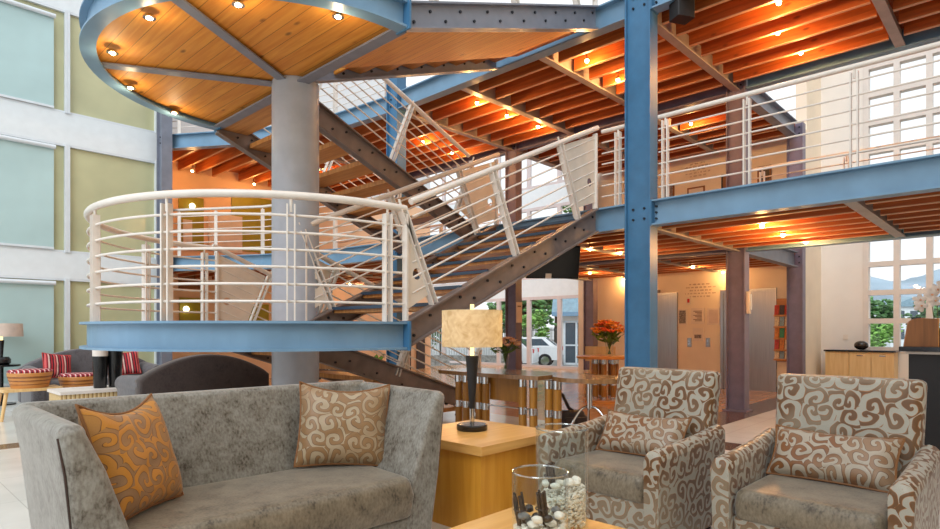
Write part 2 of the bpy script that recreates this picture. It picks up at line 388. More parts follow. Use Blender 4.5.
# back wall of the left gallery (y = 14.5)
struct(MB().b2(4.5, 13.4, 14.5, 14.7, 0, 5.2).build('wall_back', M['wall_pink']), 'peach wall behind the left gallery', 'wall')
struct(MB().b2(4.45, 4.65, 13.0, 14.7, 0, 8.2).build('wall_side', M['wall_warm']), 'cream pier at the end of the glazed left wall', 'wall')
struct(MB().b2(4.65, 13.4, 14.5, 14.7, 5.2, 9).build('wall_upper', M['wall_white']), 'pale wall above the left gallery', 'wall')
struct(MB().b2(13.4, 13.6, 14.7, 17.5, 0, 3).build('wall_entrance', M['wall_pink']), 'peach return wall beside the entrance', 'wall')
# lift wall (x = 13)
struct(MB().b2(13.0, 13.2, VA-.06, 8.3, 0, Z2).build('wall_lift', M['wall_warm']), 'warm cream wall holding the lift doors', 'wall')
struct(MB().b2(13.0, 16.0, 8.3, 8.5, 0, 9).build('wall_lobby', M['wall_warm']), 'cream wall beside the entrance glazing', 'wall')
struct(MB().b2(13.2, 14.5, VA-.06, VA+.14, 0, 8).build('wall_return', M['wall_warm']), 'cream return wall right of the lifts', 'wall')
b = MB()
for a, c in ((3.3, 3.80), (4.90, 5.86), (6.98, 8.3)): b.b2(12.985, 13.0, a, c, 0, .1)
struct(b.build('baseboard_lift', M['skirting']), 'dark skirting along the lift wall', 'baseboard')
for i, (a, c) in enumerate(((3.85, 4.84), (5.92, 6.92))):
    o = bpy.data.objects.new('door_%d' % (i+1), None); COL.objects.link(o); o.location = (13, (a+c)/2, 0)
    struct(o, ['brushed steel lift door nearer the brochure rack', 'brushed steel lift door behind the blue column'][i], 'lift door')
    f = MB(); f.b2(12.95, 13.0, a-.06, a, 0, 2.1).b2(12.95, 13.0, c, c+.06, 0, 2.1).b2(12.95, 13.0, a, c, 2.04, 2.1)
    f.build('door_frame', M['inox'], o, o.location)
    MB().b2(12.975, 13.0, a, (a+c)/2-.004, 0, 2.04).build('door_leaf', M['inox'], o, o.location)
    MB().b2(12.975, 13.0, (a+c)/2+.004, c, 0, 2.04).build('door_leaf', M['inox'], o, o.location)
# right window wall (x = 14.3)
XW = 14.3
w = MB(); w.b2(XW, XW+.2, 2.5, 3.3, 0, 8).b2(XW, XW+.2, -4, 2.5, 0, .86).b2(XW, XW+.2, -4, 2.5, 7.13, 8)
struct(w.build('wall_right', M['wall']), 'white wall around the square paned window', 'wall')
o = bpy.data.objects.new('window_20', None); COL.objects.link(o); o.location = (XW, -.5, .86); struct(o, 'tall square paned window of the right wall', 'window')
f = MB()
for i in range(13): f.b2(XW-.02, XW+.16, 2.5-.513*i-.05, 2.5-.513*i+.05, .86, 7.13)
for j in range(12): f.b2(XW-.018, XW+.158, -3.7, 2.5, .86+.57*j-.05, .86+.57*j+.05)
f.build('window_frame', M['frame_cream'], o, o.location)
MB().b2(XW+.11, XW+.115, -3.7, 2.5, .86, 7.13).build('pane', M['glass'], o, o.location)
# entrance front (x = 16)
XF = 16.0
w = MB(); w.b2(XF, XF+.25, 8.4, 18, 2.36, 2.95).b2(XF, XF+.25, 8.4, 18, 5.35, 6.0).b2(XF, XF+.25, 8.4, 18, 8.6, 9)
struct(w.build('wall_front', M['wall_white']), 'white spandrel bands of the entrance front', 'wall')
ys = [8.5, 9.9, 11.2, 12.45, 13.8, 15.2, 16.6, 18.0]; k = 20
for z0, z1 in ((0, 2.36), (2.95, 5.35), (6.0, 8.6)):
    for a, b in zip(ys, ys[1:]):
        k += 1; o = bpy.data.objects.new('window_%d' % k, None); COL.objects.link(o); o.location = (XF, (a+b)/2, z0); struct(o, 'clear glazing of the entrance front', 'window')
        f = MB(); fw = .07; f.b2(XF, XF+.1, a+.001, a+fw, z0, z1).b2(XF, XF+.1, b-fw, b-.001, z0, z1).b2(XF, XF+.1, a+fw, b-fw, z1-.1, z1-.001).b2(XF, XF+.1, a+fw, b-fw, z0+.001, z0+.08)
        f.build('window_frame', M['frame_pink'], o, o.location)
        MB().b2(XF+.05, XF+.055, a+fw, b-fw, z0+.08, z1-.1).build('pane', M['glass'], o, o.location)

struct(MB().b2(-8, 14.5, -2.95, -2.75, 0, 9).build('wall_south', M['wall_warm']), 'warm cream side wall of the lobby', 'wall')
# ---------------------------------------------------------------- columns
def hcol(u, v, z, mat, label, bx=.20, by=.28):
    th = thing('steel_column', label, 'column', (u, v, 0), 0, 'steel columns')
    for q in (v-by/2, v+by/2-.018): part(MB().b2(u-bx/2, u+bx/2, q, q+.018, 0, z), 'flange', mat, th)
    part(MB().b2(u-.05, u+.0, v-by/2+.018, v+by/2-.018, 0, z), 'web', mat, th)
    part(MB().b2(u-bx/2-.05, u+bx/2+.05, v-by/2-.04, v+by/2+.04, 0, .02), 'base_plate', mat, th)
    for zz in (Z1-.08, Z1-.2, Z2-.08, Z2-.2):
        for s in (-1, 1): part(MB().cyl((u-.065, v+s*.07, zz), (u-.05, v+s*.07, zz), .014, 8), 'bolt', 'bolt', th)
    return th
hcol(U0, VA, 8.0, 'steel_deep', 'tall blue steel column rising past both gallery floors in front of the lifts', .19, .32)
hcol(U1, VA, Z2, 'steel_violet', 'violet grey steel column standing before the lift door, white telephone on it')
hcol(U2, VA, Z2, 'steel_violet', 'violet grey steel column right of the brochure rack')
hcol(U0, VB, 8.0, 'steel_deep', 'blue steel column seen behind the stair rods')
hcol(U1, VB, Z2, 'steel_violet', 'brown violet steel column by the entrance with a paper notice on it')
hcol(U2, 7.95, Z2, 'steel_violet', 'violet grey steel column behind the orange flowers')
hcol(4.5, 12.75, 8.0, 'steel_grey', 'grey steel column at the end of the glazed left wall')

# ---------------------------------------------------------------- gallery decks
EDGE = [(U0, VB), (6.3, 9.4), (5.75, 11.1), (4.62, 12.85)]
def edge_v(u):                                 # where the curved gallery edge crosses u
    for (a, b), (c, d) in zip(EDGE, EDGE[1:]):
        if c <= u <= a: return b + (u-a)/(c-a)*(d-b)
    return VB
def deck(zt, fl):
    hb = .29
    names = {1: 'first floor', 2: 'second floor'}[fl]
    def jst(th, u, a, b):
        j = part(MB().b2(u-.02, u+.02, a, b, zt-.262, zt-.05), 'joist', 'joist', th)
        MB().b2(u-.022, u+.022, a, b, zt-.270, zt-.262).build('painted_light_strip', M['strip'], j, th.location)  # added strip, paints the daylight on the joist's bottom face
    def joists(th, u0, v0, v1, n=7, sp=.39, vf=None):
        for k in range(1, n+1):
            u = u0+sp*k; a = vf(u) if vf else v0
            jst(th, u, a+.08, v1-.08)
    def cross(th, u0, u1, v):
        part(MB().ibeam([(u0+.02, v, zt-.03), (u1-.02, v, zt-.03)], hb-.04, .11), 'cross_beam', 'flange', th)
    # bridge right of the blue column
    th = thing('gallery_deck', names + ' timber gallery bridge running right from the blue column', 'gallery deck', (U0, VA, zt-hb), 0, 'gallery decks')
    part(MB().ibeam([(U0, VA-.16, zt), (U0, -2.6, zt)], hb, .16), 'edge_beam', 'steel_blue', th)
    part(MB().ibeam([(U1, VA-.15, zt), (U1, -2.6, zt)], hb, .16), 'edge_beam', 'steel_blue', th)
    for dz in (.07, .14, .21): part(MB().cyl((U0-.03, VA-.2, zt-dz), (U0-.006, VA-.2, zt-dz), .013, 8), 'bolt', 'bolt', th)
    part(MB().b2(U0-.09, U0+.09, VA-.175, VA-.16, zt-hb-.01, zt), 'end_plate', 'steel_deep', th)
    for v in (VA, 1.28, -.8): cross(th, U0, U1, v)
    for a, b in ((1.28, VA), (-.8, 1.28), (-2.6, -.8)): joists(th, U0, a, b)
    part(MB().b2(U0+.08, U1-.08, -2.6, VA, zt-.05, zt-.002), 'decking', 'deck', th)
    # bay before the lifts
    th = thing('gallery_deck', names + ' timber gallery between the stairs and the lift wall', 'gallery deck', (U1, 5.6, zt-hb), 0, 'gallery decks')
    part(MB().ibeam([(U0, VA+.16, zt), (U0, VB-.14, zt)], hb, .16), 'edge_beam', 'steel_blue', th)
    part(MB().ibeam([(U1+.14, VA, zt), (U2-.14, VA, zt)], hb, .16), 'edge_beam', 'steel_grey', th)
    part(MB().ibeam([(U1+.14, VB, zt), (U2-.14, VB+.08, zt)], hb, .16), 'edge_beam', 'flange', th)
    for v in (4.87, 6.36, VB): cross(th, U0, U1, v)
    for v in (4.87, 6.36): cross(th, U1, U2, v)
    part(MB().ibeam([(U1, VA+.1, zt-.02), (U1, VB-.1, zt-.02)], hb-.02, .12), 'centre_beam', 'steel_violet', th)
    for a, b in ((VA, 4.87), (4.87, 6.36), (6.36, VB)):
        joists(th, U0, a, b); joists(th, U1, a, b)
    part(MB().b2(U0+.08, 13.0, VA+.002, VB-.002, zt-.05, zt-.002), 'decking', 'deck', th)
    # left gallery with the bent edge
    th = thing('gallery_deck', names + ' timber gallery with a bent blue edge at the far left', 'gallery deck', (7, 11, zt-hb), 0, 'gallery decks')
    part(MB().ibeam([(U0, VB+.15, zt)] + [(a, b, zt) for a, b in EDGE[1:]], hb, .16), 'edge_beam', 'steel_blue', th)
    part(MB().ibeam([(U1, VB+.15, zt), (U1, 14.48, zt)], hb, .14), 'edge_beam', 'steel_violet', th)
    joists(th, U0, VB, 11.1)
    joists(th, U0, 11.1, 14.5)
    for k in range(4):
        u = 6.2-.39*k; jst(th, u, edge_v(u)+.12, 14.45)
    part(MB().ibeam([(5.86, 11.1, zt-.03), (U1-.02, 11.1, zt-.03)], hb-.04, .11), 'cross_beam', 'flange', th)
    pts = [(a+.07, b, zt-.05) for a, b in EDGE] + [(4.68, 14.48, zt-.05), (U1-.07, 14.48, zt-.05), (U1-.07, VB, zt-.05)]
    part(MB().prism(pts, (0, 0, .048)), 'decking', 'deck', th)
deck(Z1, 1); deck(Z2, 2)

# ---------------------------------------------------------------- railings
def hole_plate(pts, hc, hr, v, th=.008):
    """plate with a round hole in a plane of constant y; pts (x,z)"""
    cu = bpy.data.curves.new('tmp', 'CURVE'); cu.dimensions = '2D'; cu.fill_mode = 'BOTH'; cu.extrude = th/2
    def spl(P):
        s = cu.splines.new('POLY'); s.points.add(len(P)-1); s.use_cyclic_u = True
        for q, p in zip(s.points, P): q.co = (p[0], p[1], 0, 1)
    spl(pts); spl([(hc[0]+hr*math.cos(2*PI*k/24), hc[1]+hr*math.sin(2*PI*k/24)) for k in range(24)])
    ob = bpy.data.objects.new('tmp', cu); COL.objects.link(ob)
    dg = bpy.context.evaluated_depsgraph_get(); me = bpy.data.meshes.new_from_object(ob.evaluated_get(dg))
    m = MB(); m.add([(p.co.x, v+p.co.z, p.co.y) for p in me.vertices], [list(f.vertices) for f in me.polygons])
    bpy.data.objects.remove(ob); bpy.data.curves.remove(cu); bpy.data.meshes.remove(me)
    return m
RODS = [.15+.133*k for k in range(6)]
def post(th, p, t_, h=.9, lean=Vector((0, 0, 1))):
    t_ = t_.normalized(); sd = Vector((0, 0, 1)).cross(t_).normalized(); m = MB()
    for s in (-.028, .028):
        a = p + t_*s; b = a + lean*h
        m.prism([a - sd*.03 - t_*.006, a + sd*.03 - t_*.006, a + sd*.03 + t_*.006, a - sd*.03 + t_*.006], lean*h)
    m.cyl(p + lean*(h-.06), p + lean*.965, .011, 8)
    part(m, 'post', 'white_rail', th)
def straight_rail(label, pts, posts, z, name='balustrade', group='gallery balustrades'):
    th = thing(name, label, 'railing', (pts[0][0], pts[0][1], z), 0, group)
    P = [Vector((a, b, z)) for a, b in pts]; up = Vector((0, 0, 1))
    part(MB().tube([p+up*.95 for p in P], .026, 12), 'handrail', 'white_rail', th)
    for r in RODS: part(MB().tube([p+up*r for p in P], .0095, 8), 'rod', 'white_rail', th)
    for (a, b, dx, dy) in posts: post(th, Vector((a, b, z)), Vector((dx, dy, 0)))
    return th
def flight_rail(label, u0, z0, u1, z1, v, outer):
    """rail of a flight, always given from its low end to its high end"""
    th = thing('stair_balustrade', label, 'railing', (u0, v, z0), 0, 'stair balustrades')
    a = Vector((u0, v, z0)); b = Vector((u1, v, z1)); d = (b-a); L = d.length; t_ = d.normalized(); sg = 1 if u1 > u0 else -1
    nrm = Vector((-t_.z*sg, 0, abs(t_.x))); up = Vector((0, 0, 1))
    part(MB().tube([a + t_*.10 + up*1.0, b + t_*.06 + up*.98], .03, 12), 'handrail', 'white_rail', th)
    for r in RODS: part(MB().tube([a + t_*.12 + up*(r+.05), b - t_*.02 + up*(r+.05)], .0095, 8), 'rod', 'white_rail', th)
    for s in (.40, L*.5, L-.42):
        post(th, a + t_*s + up*.0, t_, .88, nrm)
    A = lambda s, n: (a.x + t_.x*s + nrm.x*n, a.z + t_.z*s + nrm.z*n)
    z = lambda u: z0 + (z1-z0)*(u-u0)/(u1-u0)
    # white plate at the foot: upright edge on the landing, slanted edge square to the slope
    f0 = u0 + sg*.04; q = A(.38, .10); r_ = A(.38, .86)
    pts = [(f0, z0+.10), q, r_, (f0, z0+.93)]
    if sg < 0: pts = pts[::-1]
    part(hole_plate(pts, ((f0+q[0])/2 + sg*-.01, z0+.42), .05, v), 'plate', 'white_plate', th)
    part(MB().b2(f0-.02, f0+.0, v-.03, v+.03, z0, z0+.92), 'post', 'white_rail', th)
    # white plate at the head: slanted edge towards the flight, upright edge at the floor
    f1 = u1 + sg*.0; q = A(L-.36, .12); r_ = A(L-.36, .86)
    pts = [q, (f1, z1+.08), (f1, z1+.90), r_]
    if sg < 0: pts = pts[::-1]
    part(hole_plate(pts, (f1 - sg*.13, z1+.30), .05, v), 'plate', 'white_plate', th)
    part(MB().b2(f1-.012, f1+.012, v-.03, v+.03, z1, z1+.92), 'post', 'white_rail', th)
    return th
# ---------------------------------------------------------------- stairs
CX, CY, RR = 3.31, 5.76, 1.83
def landing(z, label):
    th = thing('stair_landing', label, 'stair landing', (CX, CY, z-.24), 0, 'round stair landings')
    arc = [(CX + RR*math.cos(math.radians(a)), CY + RR*math.sin(math.radians(a)), z) for a in range(90, 271, 4)]
    part(MB().ibeam(arc, .235, .13, .02), 'ring_beam', 'steel_blue', th)
    part(MB().ibeam([(CX, CY-RR+.02, z-.001), (CX, CY+RR-.02, z-.001)], .23, .12, .018), 'front_beam', 'steel_grey', th)
    for a in (150, 210):
        c, s = math.cos(math.radians(a)), math.sin(math.radians(a))
        part(MB().ibeam([(CX+.2*c, CY+.2*s, z-.006), (CX+(RR-.05)*c, CY+(RR-.05)*s, z-.006)], .205, .1, .018), 'radial_beam', 'steel_grey', th)
    pts = [(CX + (RR-.02)*math.cos(math.radians(a)), CY + (RR-.02)*math.sin(math.radians(a)), z-.17) for a in range(90, 271, 4)]
    part(MB().prism(pts, (0, 0, .02)), 'soffit_boards', 'soffit', th)
    part(MB().prism([(p[0], p[1], z-.045) for p in pts], (0, 0, .043)), 'floor_boards', 'tread', th)
    for yy in (CY-RR, CY+RR): part(MB().b2(CX, CX+.02, yy-.09, yy+.09, z-.245, z+.005), 'end_plate', 'steel_deep', th)
    # railing round the landing
    rt = thing('landing_balustrade', 'white rod railing round the %s half round stair landing' % label.split()[0], 'railing', (CX, CY, z), 0, 'landing balustrades')
    def A(a, r=RR, dz=0): return Vector((CX + r*math.cos(math.radians(a)), CY + r*math.sin(math.radians(a)), z+dz))
    part(MB().tube([A(a, RR, .97) for a in range(88, 273, 3)], .031, 12), 'handrail', 'white_rail', rt)
    for r in RODS: part(MB().tube([A(a, RR, r) for a in range(90, 271, 3)], .0105, 8), 'rod', 'white_rail', rt)
    for a in (95, 120, 150, 180, 210, 240, 265):
        post(rt, A(a), Vector((-math.sin(math.radians(a)), math.cos(math.radians(a)), 0)))
landing(ZL, 'lower half round blue rimmed stair landing at eye level with a white railing')
landing(ZU, 'upper half round blue rimmed stair landing with downlights in its pine underside')
th = thing('round_column', 'thick silver grey round column carrying the half round stair landings', 'column', (CX+.05, CY, 0))
part(MB().lathe([(.245, 0), (.245, ZU-.172)], (CX+.05, CY, 0), 48), 'shaft', 'drum', th)
part(MB().lathe([(.34, 0), (.34, .02), (.26, .02)], (CX+.05, CY, 0), 32), 'base_plate', 'steel_grey', th)
def flight(label, u0, z0, u1, z1, va, vb, n, closed=False, smat='steel_dark'):
    th = thing('stair_flight', label, 'stairs', (u0, (va+vb)/2, z0-.24), 0, 'stair flights')
    for v, sd in ((va, -1), (vb, 1)):
        m = MB(); hi = .29; lo = .235
        if z0 == 0: lo = .0
        m.prism([(u0, v-.008, z0-lo if z0 else 0), (u1, v-.008, z1-hi), (u1, v-.008, z1), (u0, v-.008, z0+(.25 if z0 == 0 else 0))], (0, .016, 0))
        q = .25 if z0 == 0 else 0
        for zz in ((z0+q, z1), (z0-lo+.018, z1-hi+.018)):
            m.prism([(u0, v-.055, zz[0]-.018), (u1, v-.055, zz[1]-.018), (u1, v-.055, zz[1]), (u0, v-.055, zz[0])], (0, .11, 0))
        s_ = part(m, 'stringer', smat, th)
        for k in range(n*2):
            f = (k+.6)/(2*n); u = u0+(u1-u0)*f; z = z0+(z1-z0)*f - (.08 if k % 2 else .17)
            MB().cyl((u, v-.022, z), (u, v+.022, z), .014, 8).build('bolt', M['bolt'], s_, th.location)
    g = (u1-u0)/n; r = (z1-z0)/n; sg = 1 if u1 > u0 else -1
    for k in range(1, n):
        uc = u0+g*(k+.42); z = z0+r*k; dp = abs(g)*.92
        part(MB().b2(uc-dp/2, uc+dp/2, va+.02, vb-.02, z-.065, z-.005), 'tread', 'tread', th)
        part(MB().b2(uc-sg*dp/2-sg*.03, uc-sg*dp/2, va+.02, vb-.02, z-.032, z), 'nosing', 'steel_night', th)
        if closed: part(MB().b2(uc-sg*dp/2, uc-sg*dp/2+sg*.025, vb-.40, vb-.02, z-r-.03, z-.05), 'riser', 'soffit', th)
    if closed:
        m = MB(); e = .07
        m.prism([(u0, va+.06, z0-.205), (u1, va+.06, z1-.225), (u1, va+.06, z1-.205), (u0, va+.06, z0-.185)], (0, vb-va-.45, 0))
        part(m, 'soffit_boards', 'soffit', th)
    return th
vN0, vN1, vF0, vF1 = CY-RR, CY-.22, CY+.22, CY+RR
flight('lowest stair flight from the lobby floor up to the lower landing', U0+.1, 0, CX, ZL, vF0, vF1, 8)
flight('stair flight from the lower landing up to the first floor, bolted dark stringers', CX, ZL, U0-.08, Z1, vN0, vN1, 8)
flight('stair flight from the first floor back up to the upper landing behind the round column', U0-.08, Z1, CX, ZU, vF0, vF1, 8)
flight('topmost stair flight with boarded underside from the upper landing to the second floor', CX, ZU, U0-.08, Z2, vN0, vN1, 8, True, 'steel_grey')
flight_rail('white balustrade on the near side of the flight from lower landing to first floor', CX, ZL, U0-.08, Z1, vN0, -1)
flight_rail('white balustrade on the far side of the flight from lower landing to first floor', CX, ZL, U0-.08, Z1, vN1, 1)
flight_rail('white balustrade on the near side of the flight from first floor to upper landing', U0-.08, Z1, CX, ZU, vF0, -1)
flight_rail('white balustrade on the far side of the flight from first floor to upper landing', U0-.08, Z1, CX, ZU, vF1, 1)
flight_rail('white balustrade on the near side of the lowest flight', U0+.1, 0, CX, ZL, vF0, -1)
flight_rail('white balustrade on the far side of the lowest flight', U0+.1, 0, CX, ZL, vF1, 1)
flight_rail('white balustrade on the near side of the topmost flight', CX, ZU, U0-.08, Z2, vN0, -1)
# gallery railings
straight_rail('white railing along the first floor bridge right of the blue column', [(U0, VA-.22), (U0, -2.5)], [(U0, VA-.3, 0, 1), (U0, 2.17, 0, 1), (U0, 1.22, 0, 1), (U0, .25, 0, 1), (U0, -.8, 0, 1)], Z1)
straight_rail('white railing along the rear edge of the first floor bridge by the window wall', [(U1, VA-.2), (U1, -2.5)], [(U1, 3.0, 0, 1), (U1, 1.9, 0, 1), (U1, .8, 0, 1), (U1, -.4, 0, 1)], Z1)
straight_rail('short white railing between the stair head and the blue column', [(U0, vN0-.05), (U0, VA+.2)], [(U0, VA+.3, 0, 1)], Z1)
straight_rail('white railing along the bent edge of the first floor left gallery', EDGE, [(U0, VB+.25, 0, 1), (6.3, 9.4, .1, 1), (5.75, 11.1, .3, 1), (5.2, 11.97, .5, 1), (4.75, 12.65, .5, 1)], Z1)
straight_rail('white railing along the bent edge of the second floor left gallery', EDGE, [(U0, VB+.25, 0, 1), (6.3, 9.4, .1, 1), (5.75, 11.1, .3, 1), (5.2, 11.97, .5, 1), (4.75, 12.65, .5, 1)], Z2)
straight_rail('white railing of the first floor gallery before the entrance void', [(U1, VB+.2), (U1, 14.3)], [(U1, 8.3, 0, 1), (U1, 10, 0, 1), (U1, 12, 0, 1)], Z1)

# ---------------------------------------------------------------- spotlights
ORD = ['first', 'second', 'third', 'fourth', 'fifth', 'sixth', 'seventh', 'eighth', 'ninth', 'tenth']
WARM = (1.0, .50, .16)
LAMP_W = 28.0
def spot(p, label, group, ztop, w=1.0, col=WARM, r=.028):
    th = thing('ceiling_spotlight', label, 'spotlight', (p.x, p.y, p.z), 0, group)
    m = MB(); m.cyl((p.x, p.y, p.z+.02), (p.x, p.y, ztop), .009, 8); m.cyl((p.x-.03, p.y, p.z+.10), (p.x+.05, p.y, p.z+.10), .006, 6)
    part(m, 'bracket', 'chrome', th)
    part(MB().lathe([(.012, p.z+.055), (.034, p.z+.03), (.036, p.z+.012)], (p.x, p.y, 0), 14), 'reflector', 'chrome', th)
    part(MB().ico((p.x, p.y, p.z), r, 2), 'bulb', 'bulb', th)
    l = bpy.data.lights.new('spot_light', 'POINT'); l.energy = LAMP_W*w; l.color = col; l.shadow_soft_size = .05
    lo = bpy.data.objects.new('spot_light', l); COL.objects.link(lo); lo.parent = th; lo.location = (0, 0, -.05)
def row(pts, z, ztop, what, group, w=1.0):
    n = len(pts)
    for i, (px, py) in enumerate(sorted(pts)):
        q = atz(px, py, z)
        spot(q, 'warm spotlight, %s, %s from left of %d' % (what, ORD[i], n), group, ztop, w)
row([(691, 124), (778, 33), (801, 53), (779, 3)], Z2-.27, Z2-.05, 'second floor bridge right of blue column', 'second floor spotlights')
row([(587, 61), (618, 80), (477, 103), (507, 116), (538, 127)], Z2-.27, Z2-.05, 'second floor underside left of blue column', 'second floor spotlights')
row([(423, 142), (452, 153), (321, 174)], Z2-.27, Z2-.05, 'second floor behind stair rods', 'second floor spotlights')
row([(762, 226), (783, 235), (806, 242)], Z1-.27, Z1-.05, 'bridge underside above right armchair', 'first floor spotlights')
row([(590, 249), (620, 253), (590, 273), (624, 279)], Z1-.27, Z1-.05, 'first floor between stair head and column', 'first floor spotlights', .6)
row([(693, 267), (723, 272)], Z1-.27, Z1-.05, 'first floor before the lifts', 'first floor spotlights', .45)
row([(350, 284), (451, 275)], Z1-.27, Z1-.05, 'first floor seen through stair treads', 'first floor spotlights')
row([(192, 171), (254, 184)], Z2-.42, Z2-.05, 'high in the left gallery', 'left gallery spotlights', .5)
for i, (px, py) in enumerate(sorted([(149, 18), (112, 53), (130, 88), (174, 113), (238, 5), (338, 17)])):
    q = atz(px, py, ZU-.235)
    th = thing('recessed_downlight', 'recessed downlight in the upper landing underside, %s from the left of six' % ORD[i], 'downlight', q, 0, 'landing downlights')
    part(MB().lathe([(.05, q.z), (.05, q.z+.012), (.03, q.z+.03)], (q.x, q.y, 0), 18), 'ring', 'chrome', th)
    part(MB().ico((q.x, q.y, q.z+.006), .03, 2, (1, 1, .7)), 'bulb', 'bulb', th)
    l = bpy.data.lights.new('downlight', 'POINT'); l.energy = 3.4; l.color = (1, .74, .42); l.shadow_soft_size = .04
    lo = bpy.data.objects.new('downlight', l); COL.objects.link(lo); lo.parent = th; lo.location = (0, 0, -.09)

# ---------------------------------------------------------------- things on the walls
def onx(px, py, u):                              # point of the plane x = u
    r = (px-470)/F; v = (.687*u - r*.726*u)/(.726+.688*r); Y = .726*u+.688*v
    return Vector((u, v, H+(HOR-py)/F*Y))
def ony(px, py, v):
    r = (px-470)/F; u = v*(.726+.688*r)/(.687-.726*r); Y = .726*u+.688*v
    return Vector((u, v, H+(HOR-py)/F*Y))
def flat_x(name, label, cat, u, px0, px1, y0, y1, mat, frame=None, group=None, d=.02):
    a = onx(px0, (y0+y1)/2, u); b = onx(px1, (y0+y1)/2, u); zt = onx((px0+px1)/2, y0, u).z; zb = onx((px0+px1)/2, y1, u).z
    th = thing(name, label, cat, (u, (a.y+b.y)/2, zb), 0, group)
    if frame:
        part(MB().b2(u-d, u-.001, a.y, b.y, zb, zt), 'frame', frame, th)
        e = .035; part(MB().b2(u-d-.004, u-d, a.y-e, b.y+e, zb+e, zt-e), 'picture', mat, th)
    else: part(MB().b2(u-d, u-.001, a.y, b.y, zb, zt), 'sheet', mat, th)
    return th, a.y, b.y, zb, zt
flat_x('framed_picture', 'framed grey photograph left of the notices between the lift doors', 'picture', 13, 677.5, 687, 309, 325, 'paper_grey', 'paper')
th, a, b, z0, z1 = flat_x('paper_notice', 'white typed notice between the two framed sheets by the lifts', 'notice', 13, 691, 704, 308, 324, 'paper', 'paper')
m = MB(); n_ = 8
for k in range(n_): zz = z1-.07-(z1-z0-.14)*k/(n_-1); m.b2(12.974, 12.976, a-.05-.04*(k % 3), b+.05, zz-.008, zz+.008)
part(m, 'text_line', 'ink', th)
flat_x('framed_notice', 'pale framed sheet nearest the right lift door', 'notice', 13, 707, 719.5, 308, 325, 'panel_pale', 'paper')
th, a, b, z0, z1 = flat_x('small_notice', 'small printed notice below the typed one by the lifts', 'notice', 13, 692.5, 703, 328, 341, 'paper', 'paper')
part(MB().b2(12.974, 12.976, a-.04, b+.04, z0+.06, z0+.14), 'print_block', 'paper_grey', th)
for px, lb in ((689, 'steel lift call panel nearer the left lift'), (707.5, 'steel lift call panel nearer the right lift')):
    th, a, b, z0, z1 = flat_x('call_panel', lb, 'lift call panel', 13, px-2, px+2, 338, 347, 'inox', None, 'lift call panels')
    for zz in (.35, .65): part(MB().cyl((12.97, (a+b)/2, z0+(z1-z0)*zz), (12.98, (a+b)/2, z0+(z1-z0)*zz), .015, 10), 'button', 'chrome', th)
th, a, b, z0, z1 = flat_x('fire_call_point', 'small red fire call point on a white plate above the photograph', 'fire call point', 13, 686, 690.5, 297, 304.5, 'paper')
part(MB().b2(12.97, 12.98, (a+b)/2-.025, (a+b)/2+.025, z0+.04, z1-.04), 'button', 'red', th)
flat_x('floor_indicator', 'small dark floor indicator beside the left lift door', 'floor indicator', 13, 657, 660, 290, 294.5, 'steel_dark')
def lettering(px0, px1, y0, y1, label, seed):
    rd = random.Random(seed); a = onx(px0, (y0+y1)/2, 13).y; b = onx(px1, (y0+y1)/2, 13).y; zt = onx(px0, y0, 13).z; zb = onx(px0, y1, 13).z
    m = MB(); n = 5
    for k in range(n):
        zz = zt-(zt-zb)*k/(n-1); y = a-.05*rd.random()-(0 if k % 2 else .1)
        while y > b+.05*rd.random()+(.0 if k % 2 else .1):
            w_ = .03+.06*rd.random()
            for q in range(int(w_/.016)): h_ = .018+.014*rd.random(); m.b2(12.992, 12.999, y-q*.016-.009, y-q*.016, zz-h_/2, zz+h_/2)
            y -= w_+.025
    th = thing('wall_lettering', label, 'lettering', (13, (a+b)/2, zb)); part(m, 'letters', 'ink_pale', th)
lettering(684, 716, 285, 297, 'small grey wall lettering in five lines above the fire call point', 3)
lettering(684, 712, 166, 178, 'small grey wall lettering on the first floor above the pale frame', 5)
for a_, lb, fr, mt in (((661, 674, 185, 201), 'dark framed picture on the first floor right behind the blue column', 'carved', 'paper_grey'), ((687, 704.5, 187, 196), 'pale wide framed picture on the first floor wall', 'carved', 'paper'),
                       ((721, 734, 174, 192), 'dark upright framed picture on the first floor beside a violet column', 'black_matt', 'carved'), ((757, 771, 166, 182), 'dark framed picture on the first floor right of the violet column', 'carved', 'bag')):
    flat_x('framed_picture', lb, 'picture', 13, *a_, mt, fr)
# brochure rack
a, b = onx(774.5, 330, 13).y, onx(790, 330, 13).y
th = thing('brochure_rack', 'wooden wall rack of colourful brochures beside the right lift', 'brochure rack', (13, (a+b)/2, .62))
part(MB().b2(12.97, 12.998, b, a, .62, 1.88), 'back_board', 'bucket', th)
RZ = [1.52, 1.29, 1.06, .83, .64]
for z in RZ: part(MB().b2(12.90, 12.97, b, a, z, z+.02), 'shelf', 'bucket', th); part(MB().b2(12.895, 12.90, b, a, z, z+.035), 'rail', 'bucket', th)
cn = ['red', 'green', 'cream', 'dark', 'orange', 'blue']
for i, z in enumerate(RZ):
    for j in range(3):
        c_ = (i*2+j*3+(i == 3)*j) % 6; y = a-(a-b)*(j+.5)/3
        o = MB().box((12.945, y, z+.125), (.02, .082, .205), 0, Matrix.Rotation(math.radians(8), 3, 'Y')).build('brochure', M['cover%d' % c_], None, (12.93, y, z+.02))
        tag(o, '%s brochure in the %s row of the wall rack, %s' % (cn[c_], ['top', 'second', 'middle', 'fourth', 'bottom'][i], ['at the left', 'in the middle', 'at the right'][j]), 'brochure', 'brochures in the wall rack')
th = thing('wall_telephone', 'white telephone box on the violet column before the lift door', 'telephone', (U1, VA-.15, 1.55))
part(MB().loft([(1.50, U1-.04, U1+.05, VA-.185, VA-.141, .008), (1.84, U1-.04, U1+.05, VA-.185, VA-.141, .008)]), 'body', 'paper', th)
part(MB().b2(U1-.02, U1+.03, VA-.205, VA-.185, 1.56, 1.80), 'handset', 'wall_white', th)
